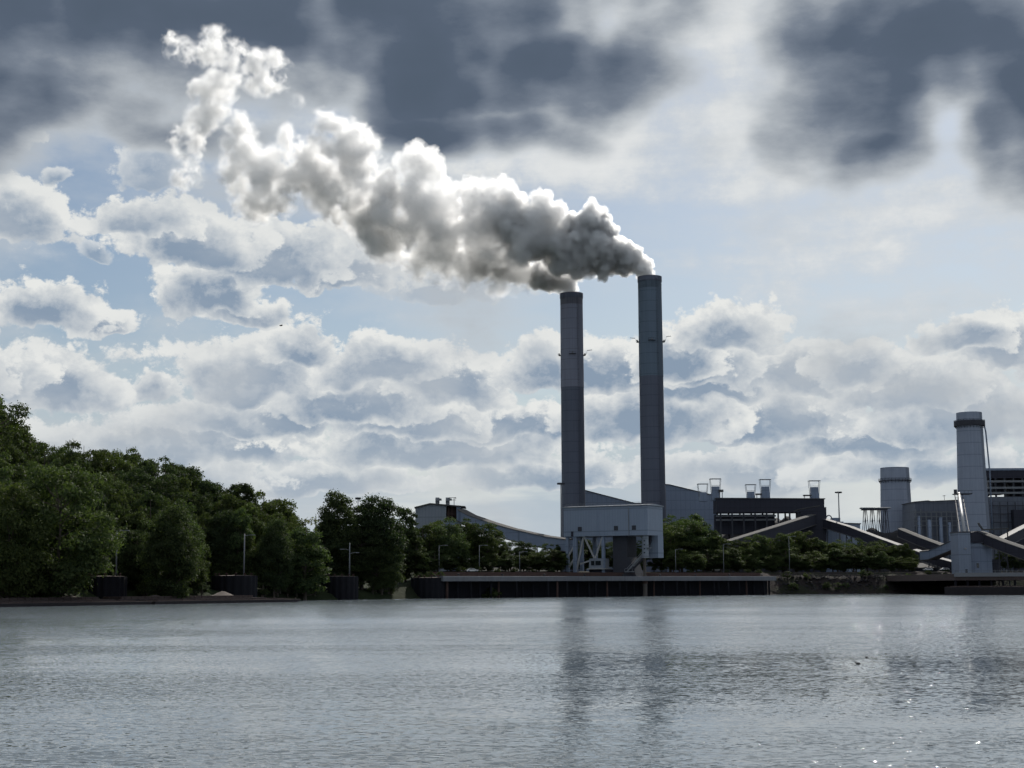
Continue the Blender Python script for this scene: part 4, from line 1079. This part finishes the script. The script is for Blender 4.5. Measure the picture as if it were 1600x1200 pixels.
PROTOS = {
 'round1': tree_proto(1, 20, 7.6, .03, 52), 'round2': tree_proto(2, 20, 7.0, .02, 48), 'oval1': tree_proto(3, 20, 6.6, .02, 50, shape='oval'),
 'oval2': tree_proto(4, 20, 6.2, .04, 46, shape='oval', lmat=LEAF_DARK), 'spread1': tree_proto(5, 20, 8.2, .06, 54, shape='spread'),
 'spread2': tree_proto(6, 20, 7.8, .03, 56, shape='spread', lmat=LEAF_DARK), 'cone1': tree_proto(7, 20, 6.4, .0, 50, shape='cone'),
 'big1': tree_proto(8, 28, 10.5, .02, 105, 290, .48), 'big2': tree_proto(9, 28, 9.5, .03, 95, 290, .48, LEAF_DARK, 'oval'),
 'grey': tree_proto(10, 18, 5.8, .12, 34, 110, .42, LEAF_GREY, 'oval', .25),
 'bush1': tree_proto(11, 6, 3.6, .0, 20, 130, .38), 'bush2': tree_proto(12, 5, 3.2, .0, 16, 130, .36, LEAF_DARK), 'bush3': tree_proto(13, 5, 2.6, .0, 14, 120, .34)}
for k_, (a_, b_, h_) in PROTOS.items():
    for o in (a_, b_): COL.objects.unlink(o)
rt = random.Random(21)
def plant(kind, x, y, z, h, label, group, wide=1.0, cat='tree', name='broadleaf_tree'):
    tr, cr, H0 = PROTOS[kind]; s_ = h / H0
    v = thing(name, (x, y, z), label, cat, group, rz=rt.uniform(0, 6.28))
    v.scale = (s_ * wide, s_ * wide, s_)
    for o in (tr, cr):
        c = o.copy(); COL.objects.link(c); c.parent = v
    return v
def tree_px(kind, px, top, D, label, group, wide=1.0, **kw):
    for (cpx, cw, cD, cr) in CELLS:          # keep clear of the mooring cells
        if abs(px - cpx) < cw / 2 + (30 if kind.startswith('big') else 18) and D < cD + 2 * cr + 7: D = cD + 2 * cr + 7 + rt.uniform(0, 3)
    p = at(px, top - (14 if px < 480 else 3), D); z = ground(p.x, D); h = p.z - z
    if h < 2.5: return
    return plant(kind, p.x, D, z - .3, h, label, group, wide, **kw)
def shore_D(px, off):
    D = 500.0
    for _ in range(8): D = lerp_tab(SHORE, at(px, 900, D).x) + off
    return D
RIDGE0 = [(-40, 628), (0, 640), (38, 700), (72, 706), (100, 708), (132, 711), (160, 716), (188, 716), (215, 726), (245, 733), (272, 736), (300, 752), (328, 764), (352, 776), (384, 774), (412, 786), (440, 806), (466, 826)]
RIDGE = []
for (x0_, y0_), (x1_, y1_) in zip(RIDGE0, RIDGE0[1:]): RIDGE += [(x0_, y0_), ((x0_ + x1_) / 2, (y0_ + y1_) / 2 + rt.uniform(-4, 7))]
GR, GS, GW, GP, GB = ('trees along the hill ridge', 'trees on the hill slope', 'trees at the foot of the wooded hill', 'trees between quay and plant', 'shrubs along the river bank')
LR = 'dark broadleaf tree in the row along the crest of the wooded hill'
for i, (px, top) in enumerate(RIDGE):
    lab = LR if i != 2 else 'tall dark tree rising above the others on the wooded hill'
    tree_px(rt.choice(['spread2', 'oval2', 'round1', 'spread1', 'round2']), px, top + rt.uniform(-3, 3), 500 + rt.uniform(-10, 25) + px * .12, lab, GR, rt.uniform(.68, .95))
def ridge_y(px): return lerp_tab(RIDGE, px)
LS = 'green broadleaf tree amid the others on the wooded hill slope'
for row, (dd, drop) in enumerate(((455, 34), (425, 72), (405, 112))):
    px = -30 + row * 14
    while px < 470 - row * 10:
        t_ = ridge_y(px); top = t_ + drop * (1 - .45 * px / 470) + rt.uniform(-9, 9)
        D = max(dd + px * .18 + rt.uniform(-8, 8), shore_D(px, 14))
        tree_px(rt.choice(['round1', 'round2', 'oval1', 'spread1', 'cone1', 'spread2']), px, top, D, LS, GS, rt.uniform(.62, .88))
        px += rt.uniform(21, 31)
# named big waterside trees
tree_px('big1', 95, 741, 392, 'huge sunlit green tree bulging from the hill foot behind the barges', GW, .95)
tree_px('big1', 18, 772, 380, 'large green tree at the hill foot cut by the picture edge', GW, .85)
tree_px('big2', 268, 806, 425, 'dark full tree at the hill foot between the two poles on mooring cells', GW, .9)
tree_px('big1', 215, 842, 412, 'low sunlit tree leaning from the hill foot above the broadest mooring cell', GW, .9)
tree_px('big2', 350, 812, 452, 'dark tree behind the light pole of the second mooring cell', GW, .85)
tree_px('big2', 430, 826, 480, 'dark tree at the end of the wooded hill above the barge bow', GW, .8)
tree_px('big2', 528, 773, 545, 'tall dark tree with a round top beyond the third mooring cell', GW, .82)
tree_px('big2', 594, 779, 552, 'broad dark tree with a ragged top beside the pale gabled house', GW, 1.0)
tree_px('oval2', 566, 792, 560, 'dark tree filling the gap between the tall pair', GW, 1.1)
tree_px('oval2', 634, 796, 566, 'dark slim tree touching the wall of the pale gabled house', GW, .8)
tree_px('grey', 494, 810, 560, 'sparse greyish tree in the dip between wooded hill and tall dark tree', GW, 1.0)
tree_px('grey', 508, 820, 550, 'sparse greyish tree leaning against the tall round topped tree', GW, .9)
for px_ in (446, 462, 492, 506): tree_px('round1', px_, 846 + (px_ % 7), 528, 'leafy tree filling the dip between the wooded hill and the tall pair', GW, 1.1)
tree_px('oval1', 478, 838, 505, 'green tree below the dip in the tree line', GW, 1.1)
for (cpx, cw, cD, cr) in CELLS[:3]:
    for dx_ in (-24, 0, 24):
        x_ = at(cpx + dx_, 890, cD + 2 * cr + 6).x; y_ = cD + 2 * cr + rt.uniform(6, 9)
        plant(rt.choice(['round1', 'cone1', 'oval1']), x_, y_, ground(x_, y_) - .3, rt.uniform(9, 13), 'leafy tree close behind a mooring cell at the hill foot', GW, 1.25)
LW = 'leafy tree crowding the water edge at the foot of the wooded hill'
for px in range(-20, 660, 24):
    base_top = 872 if px < 480 else 866
    tree_px(rt.choice(['round2', 'cone1', 'oval1', 'round1', 'spread2']), px + rt.uniform(-8, 8), base_top + rt.uniform(-22, 14), shore_D(px, rt.uniform(5, 10)), LW, GW, rt.uniform(1.0, 1.3))
for px in range(500, 660, 22):
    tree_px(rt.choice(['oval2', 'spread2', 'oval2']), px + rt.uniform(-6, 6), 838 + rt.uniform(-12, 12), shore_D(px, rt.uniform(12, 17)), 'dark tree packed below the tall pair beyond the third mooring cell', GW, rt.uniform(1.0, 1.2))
# trees between the quay and the plant
LP = [(662, 826), (684, 816), (704, 812), (724, 818), (744, 815), (762, 834), (780, 842), (798, 846), (818, 848), (838, 852), (856, 850), (876, 853), (894, 858),
      (1046, 812), (1064, 808), (1080, 810), (1098, 824), (1114, 838), (1132, 842), (1150, 848), (1168, 842), (1186, 836), (1204, 842), (1222, 838), (1242, 832), (1262, 834), (1282, 846), (1300, 852), (1318, 847),
      (1336, 846), (1354, 850), (1372, 846), (1392, 852), (1412, 850), (1424, 862), (1570, 864), (1590, 858), (1612, 862)]
LPa = {1064: 'tallest tree right against the barge unloader end wall', 704: 'tree in front of the pale gabled house, tallest below its open bay', 1412: 'dark narrow tree at the end of the row before the shed',
       1570: 'dark round tree behind the dock beside the crusher house', 762: 'rounded tree under the middle of the curved conveyor', 1242: 'sunlit tree before the slant roofed dark tower'}
for px, top in LP:
    D = shore_D(px, rt.uniform(38, 56)) if px < 1500 else 745
    near = 'behind the quay under the curved conveyor' if px < 900 else ('behind the quay below the climbing conveyor and dark hall' if px < 1500 else 'behind the crusher house dock')
    tree_px(rt.choice(['round1', 'round2', 'oval1', 'spread1', 'spread2', 'cone1']), px, top + rt.uniform(-3, 3), D, LPa.get(px, 'leafy tree in the row ' + near), GP, rt.uniform(1.0, 1.25))
for px in list(range(664, 890, 15)) + list(range(1048, 1430, 15)):
    top = 868 + rt.uniform(-10, 8); near = 'under the curved conveyor' if px < 900 else 'below the dark hall'
    tree_px(rt.choice(['round2', 'oval1', 'cone1', 'round1']), px + rt.uniform(-6, 6), top, shore_D(px, rt.uniform(30, 36)), 'low leafy tree in front of the row ' + near, GP, rt.uniform(1.5, 2.0))
for px in range(898, 1044, 15):
    tree_px(rt.choice(['round2', 'oval2', 'spread2', 'oval2']), px + rt.uniform(-4, 4), 852 + rt.uniform(-7, 9), shore_D(px, rt.uniform(52, 62)), 'dark leafy tree standing behind the legs of the barge unloader', GP, rt.uniform(1.1, 1.5))
# shrubs
def shrub(px, off, h, label, kind=None, D=None):
    D = D or shore_D(px, off)
    if any(abs(px - c[0]) < c[1] / 2 + 9 for c in CELLS): return
    x = at(px, 900, D).x
    plant(kind or rt.choice(['bush1', 'bush2', 'bush3']), x, D, ground(x, D) - .2, h, label, GB, rt.uniform(.9, 1.3), cat='shrub', name='shrub')
for px in range(-30, 640, 17): shrub(px + rt.uniform(-6, 6), rt.uniform(1.0, 3.5), rt.uniform(2.5, 5.5), 'green shrub hanging over the water edge below the wooded hill')
for px in list(range(700, 880, 26)) + list(range(1070, 1210, 30)): shrub(px + rt.uniform(-8, 8), rt.uniform(22, 27), rt.uniform(1.6, 3.0), 'low shrub on the strip of soil behind the quay')
for px in range(1225, 1490, 20): shrub(px + rt.uniform(-8, 8), rt.uniform(5, 14), rt.uniform(1.6, 3.6), 'scrubby shrub on the rubble bank below the rail fence')
for px in (648, 656, 664, 671, 679, 688):
    D = CELLS[3][2] + rt.uniform(4, 9); x = at(px, 900, D).x
    plant(rt.choice(['bush1', 'bush2', 'bush3']), x, D, at(670, 903, D).z - .3, rt.uniform(1.2, 3.0), 'weedy shrub growing on top of the mooring cell at the quay end', 'weeds on the mooring cell', 1.0, cat='shrub', name='shrub')
shrub(769, 1, 5.5, 'shrub sprouting from the quay face by the water', 'bush1', shore_D(769, -1.5))

# ------------------------------------------------------------------ birds
def bird(name, loc, label, flying, rz, sc):
    v = thing(name, loc, label, 'bird', rz=rz); v.scale = (sc,) * 3
    pts = [(-.30, 0, .02), (-.20, 0, .03), (-.05, 0, .02), (.10, 0, .03), (.18, 0, .08), (.23, 0, .12 if not flying else .06), (.29, 0, .12 if not flying else .06), (.35, 0, .105 if not flying else .05)]
    MB().tube(pts, [.015, .06, .10, .085, .045, .05, .035, .008], 12).build('body', M('dark_bird'), v, smooth=True)
    for sg in (-1, 1):
        if flying:
            MB().add([(.10, sg * .05, .06), (.12, sg * .3, .16), (.02, sg * .62, .10), (-.06, sg * .34, .14), (-.12, sg * .05, .04), (.10, sg * .05, .045), (.12, sg * .3, .145), (-.06, sg * .34, .125), (-.12, sg * .05, .025)],
                     [(0, 1, 3, 4), (1, 2, 3), (8, 7, 6, 5), (7, 2, 6), (0, 5, 6, 1), (1, 6, 2), (3, 7, 8, 4), (2, 7, 3), (4, 8, 5, 0)]).build('wing', M('dark_bird'), v)
        else:
            MB().tube([(.08, sg * .07, .05), (-.05, sg * .085, .06), (-.24, sg * .03, .06)], [.03, .05, .008], 8).build('wing', M('dark_bird'), v, smooth=True)
    return v
w = onz(1340, 1037.5); bird('duck', (w.x, w.y, .02), 'dark duck floating alone on the open river', False, R(170), .5)
w = onz(1354, 1028.0); bird('duck', (w.x, w.y, .02), 'smaller duck farther out beyond the dark floating duck', False, R(20), .35)
w = at(439, 509, 190); bird('flying_bird', w, 'tiny dark bird flying below the drifting steam', True, R(35), .8)

# ------------------------------------------------------------------ steam
import openvdb
def fft_noise(shape, beta, seed, lo=None):
    g = np.random.default_rng(seed)
    w = g.standard_normal(shape).astype(np.float32)
    F = np.fft.rfftn(w)
    kx = np.fft.fftfreq(shape[0])[:, None, None]; ky = np.fft.fftfreq(shape[1])[None, :, None]; kz = np.fft.rfftfreq(shape[2])[None, None, :]
    k = np.sqrt(kx ** 2 + ky ** 2 + kz ** 2); kmin = lo or 1 / 60.0
    F *= 1.0 / (np.maximum(k, kmin) ** beta) * (k > kmin * .5)
    n = np.fft.irfftn(F, s=shape).astype(np.float32)
    return n / n.std()
def steam_mesh(name, spheres, mat_, parent, h, seed, wisp, kids=(13, 7), carve=0.0, shrink=.80, core=None, iso0=0.0, fine=.5):
    """spheres: (x, y, z, r) in metres relative to the parent. Billows grow on billows; the union is polygonised."""
    rg = np.random.default_rng(seed); S = []
    for (x, y, z, r) in spheres:
        c = np.array([x, y, z]); r0 = r * shrink; S.append((c, r0))
        for _ in range(kids[0]):
            v = rg.normal(size=3); v /= np.linalg.norm(v)
            r1 = r0 * rg.uniform(.30, .52); c1 = c + v * (r0 * rg.uniform(.80, 1.0)); S.append((c1, r1))
            for _ in range(kids[1]):
                v2 = rg.normal(size=3); v2 = v2 / np.linalg.norm(v2) + v * .6; v2 /= np.linalg.norm(v2)
                r2 = r1 * rg.uniform(.30, .5)
                if r2 > h * .8: S.append((c1 + v2 * r1 * .92, r2))
    P_ = np.array([s[0] for s in S]); Rr = np.array([s[1] for s in S])
    lo = (P_ - Rr[:, None]).min(0) - 5 * h; hi = (P_ + Rr[:, None]).max(0) + 5 * h
    n = np.ceil((hi - lo) / h).astype(int) + 1
    G = np.full(n, 4.0, np.float32)
    for c, r in S:
        i0 = np.maximum(((c - r - 4 - lo) / h).astype(int), 0); i1 = np.minimum(((c + r + 4 - lo) / h).astype(int) + 2, n)
        ax = [lo[k] + h * np.arange(i0[k], i1[k]) - c[k] for k in range(3)]
        d = np.sqrt(ax[0][:, None, None] ** 2 + ax[1][None, :, None] ** 2 + ax[2][None, None, :] ** 2).astype(np.float32) - r
        sl_ = G[i0[0]:i1[0], i0[1]:i1[1], i0[2]:i1[2]]
        np.minimum(sl_, d, out=sl_)
    nz = fft_noise(tuple(n), 2.2, seed + 1, 1 / (26 / h))
    X = (lo[0] + h * np.arange(n[0]))[:, None, None]
    amp = wisp(X).astype(np.float32)
    nz3 = fft_noise(tuple(n), 1.5, seed + 5, 1 / (7 / h))
    G = G + np.maximum(nz * amp + nz3 * (amp * fine), -1.9)
    if carve:
        nz2 = fft_noise(tuple(n), 2.6, seed + 2, 1 / (24 / h))
        G = np.maximum(G, (nz2 - carve) * 3.0)
    G = np.clip(G, -3, 3)
    G[0] = G[-1] = 3; G[:, 0] = G[:, -1] = 3; G[:, :, 0] = G[:, :, -1] = 3
    gr = openvdb.FloatGrid(3.0); gr.copyFromArray(G)
    def skin(iso, nm, mt, par):
        vs, tr, qd = gr.convertToPolygons(isovalue=iso)
        vs = (vs * h + lo).astype(np.float32)
        me = bpy.data.meshes.new(nm); nq = len(qd)
        me.vertices.add(len(vs)); me.vertices.foreach_set('co', vs.ravel())
        me.loops.add(4 * nq); me.loops.foreach_set('vertex_index', qd.astype(np.int32).ravel())
        me.polygons.add(nq); me.polygons.foreach_set('loop_start', np.arange(0, 4 * nq, 4, dtype=np.int32)); me.polygons.foreach_set('loop_total', np.full(nq, 4, np.int32))
        me.polygons.foreach_set('use_smooth', np.ones(nq, bool))
        me.update(calc_edges=True); me.materials.append(mt)
        ob = bpy.data.objects.new(nm, me); COL.objects.link(ob); ob.parent = par
        return ob
    ob = skin(iso0, name, mat_, parent)
    for iso, mt in core or (): skin(iso, 'inner_' + name, mt, ob)
    return ob
def steam_mat(name, dens, surf, aniso=.55, tint=(1, 1, 1)):
    m_ = bpy.data.materials.new(name); m_.use_nodes = True; t = NT(m_.node_tree); t.n.clear()
    df = t.node('ShaderNodeBsdfDiffuse', {'Color': tint + (1,)}); tl = t.node('ShaderNodeBsdfTranslucent', {'Color': tint + (1,)})
    tp = t.node('ShaderNodeBsdfTransparent')
    a = t.node('ShaderNodeMixShader', {0: .5, 1: df, 2: tl}); b = t.node('ShaderNodeMixShader', {0: surf, 1: tp, 2: a})
    vol = t.node('ShaderNodeVolumeScatter', {'Color': tint + (1,), 'Density': dens, 'Anisotropy': aniso})
    t.node('ShaderNodeOutputMaterial', {'Surface': b, 'Volume': vol}); return m_
ST_D = steam_mat('steam_dense', .42, .04, .6, (.99, .99, .992)); ST_DI = steam_mat('steam_dense_inner', .55, .04, .5, (.985, .985, .99))
ST_N = steam_mat('steam_mid', .15, .035, .6, (.99, .99, .992)); ST_NI = steam_mat('steam_mid_inner', .22, .04, .55, (.99, .99, .992))
ST_M = steam_mat('steam_loose', .060, .025, .6); ST_MI = steam_mat('steam_loose_inner', .095, .035, .6)
ST_T = steam_mat('steam_thin', .016, .004); ST_T2 = steam_mat('steam_thin_inner', .035, .008); ST_C = steam_mat('steam_core', .075, .015)

def rel(px, py, r, D, org, yo=0.0):
    p = at(px, py, D + yo) - org; return (p.x, p.y, p.z, r * D / FPX)
rs = random.Random(5)
BODY_B = [(1012, 428, 13), (1002, 418, 19), (988, 406, 25), (972, 400, 30), (950, 396, 36), (926, 384, 42), (924, 350, 30), (905, 360, 26), (940, 414, 24), (900, 392, 42), (872, 378, 40), (850, 338, 34), (845, 312, 20),
          (834, 370, 46), (800, 345, 44), (770, 306, 32), (740, 300, 24), (742, 335, 46), (714, 302, 24), (760, 372, 46), (700, 350, 48), (684, 378, 42), (655, 252, 30), (672, 262, 24), (640, 270, 26), (662, 294, 32), (640, 340, 50), (606, 352, 42), (590, 375, 24)]
TAIL_B = [(600, 305, 30), (578, 345, 38), (560, 326, 36), (545, 305, 34), (520, 290, 34), (540, 238, 40), (518, 206, 26), (552, 212, 24), (575, 235, 20), (490, 246, 32), (500, 282, 36), (470, 280, 24),
          (410, 302, 38), (400, 325, 20), (395, 285, 32), (436, 285, 30), (385, 236, 26), (376, 208, 18), (375, 188, 14), (370, 260, 26), (300, 212, 22), (320, 188, 22), (288, 226, 16), (335, 150, 26), (312, 146, 20), (345, 132, 22), (325, 172, 20),
          (420, 116, 28), (402, 104, 18), (438, 112, 18), (340, 62, 20), (355, 82, 22), (322, 86, 18), (292, 82, 15), (266, 60, 9), (271, 76, 11), (300, 262, 16), (284, 282, 14), (308, 250, 12), (465, 158, 6), (430, 250, 20), (450, 220, 16)]
BODY_A = [(893, 452, 13), (886, 442, 18), (868, 438, 19), (845, 432, 21), (815, 425, 24), (785, 419, 25), (755, 412, 27), (725, 408, 27), (692, 402, 30), (660, 399, 28), (632, 394, 24)]
TAIL_A = [(606, 386, 20), (585, 372, 18), (562, 356, 17), (545, 350, 13), (815, 450, 10), (775, 446, 14), (735, 440, 14), (690, 432, 14), (650, 420, 16)]
orgB = Vector((CH_B[0], CH_B[1], CH_B[2])); orgA = Vector((CH_A[0], CH_A[1], CH_A[2]))
SB = thing('steam_plume', orgB, 'thick billowing steam plume from the taller chimney, breaking up high over the hill', 'steam plume', 'steam drifting from the tall chimneys')
SA = thing('steam_plume', orgA, 'flatter grey steam plume trailing low from the shorter chimney beneath the thicker plume', 'steam plume', 'steam drifting from the tall chimneys')
def drift(px, d0): return d0 + (1000 - px) * .02
bb = [rel(px, py, r, drift(px, 936), orgB, rs.uniform(-.35, .35) * r * .4) for px, py, r in BODY_B]
bt = [rel(px, py, r, drift(px, 936), orgB, rs.uniform(-.7, .7) * r * .4) for px, py, r in TAIL_B]
ab = [rel(px, py, r, drift(px, 960), orgA, rs.uniform(-.3, .3) * r * .4) for px, py, r in BODY_A]
at_ = [rel(px, py, r, drift(px, 955), orgA, rs.uniform(-.5, .5) * r * .4) for px, py, r in TAIL_A]
ramp_ = lambda x0, a0, x1, a1: (lambda X: a0 + (a1 - a0) * np.clip((X - x0) / (x1 - x0), 0, 1))
def cut(sp, lst, x0, x1): return [q for q, p in zip(sp, lst) if x0 <= p[0] < x1]
steam_mesh('billow', cut(bb, BODY_B, 890, 2000), ST_D, SB, .6, 100, ramp_(-10, .32, -60, .7), kids=(16, 10), shrink=.84, core=((-1.0, ST_DI),))
steam_mesh('billow', cut(bb, BODY_B, 790, 930), ST_N, SB, .6, 130, ramp_(-40, .6, -100, 1.0), kids=(16, 10), shrink=.86, core=((-1.2, ST_NI),))
steam_mesh('loose_billow', cut(bb, BODY_B, 0, 845), ST_M, SB, .6, 150, ramp_(-70, .9, -170, 1.7), kids=(17, 10), shrink=.93, carve=1.15, fine=.6, core=((-1.2, ST_MI), (-2.7, ST_MI)))
steam_mesh('wisp', bt, ST_T, SB, .7, 200, ramp_(-150, 1.7, -290, 2.3), kids=(12, 6), carve=1.0, shrink=1.04, core=((0.0, ST_T2), (-1.1, ST_C), (-2.3, ST_MI), (-2.9, ST_MI)), iso0=1.2, fine=.85)
steam_mesh('billow', cut(ab, BODY_A, 835, 2000), ST_D, SA, .6, 300, ramp_(-5, .32, -40, .7), kids=(16, 10), shrink=.84, core=((-1.0, ST_DI),))
steam_mesh('billow', cut(ab, BODY_A, 745, 860), ST_N, SA, .6, 330, ramp_(-20, .6, -70, .9), kids=(16, 10), shrink=.86, core=((-1.2, ST_NI),))
steam_mesh('loose_billow', cut(ab, BODY_A, 0, 790), ST_M, SA, .6, 350, ramp_(-40, .8, -110, 1.5), kids=(16, 9), shrink=.93, carve=1.15, fine=.6, core=((-1.2, ST_MI), (-2.7, ST_MI)))
steam_mesh('wisp', at_, ST_T, SA, .7, 400, ramp_(-20, 1.2, -130, 1.9), kids=(12, 6), carve=1.0, shrink=1.05, core=((0.0, ST_T2), (-1.2, ST_C),), iso0=1.2, fine=.85)
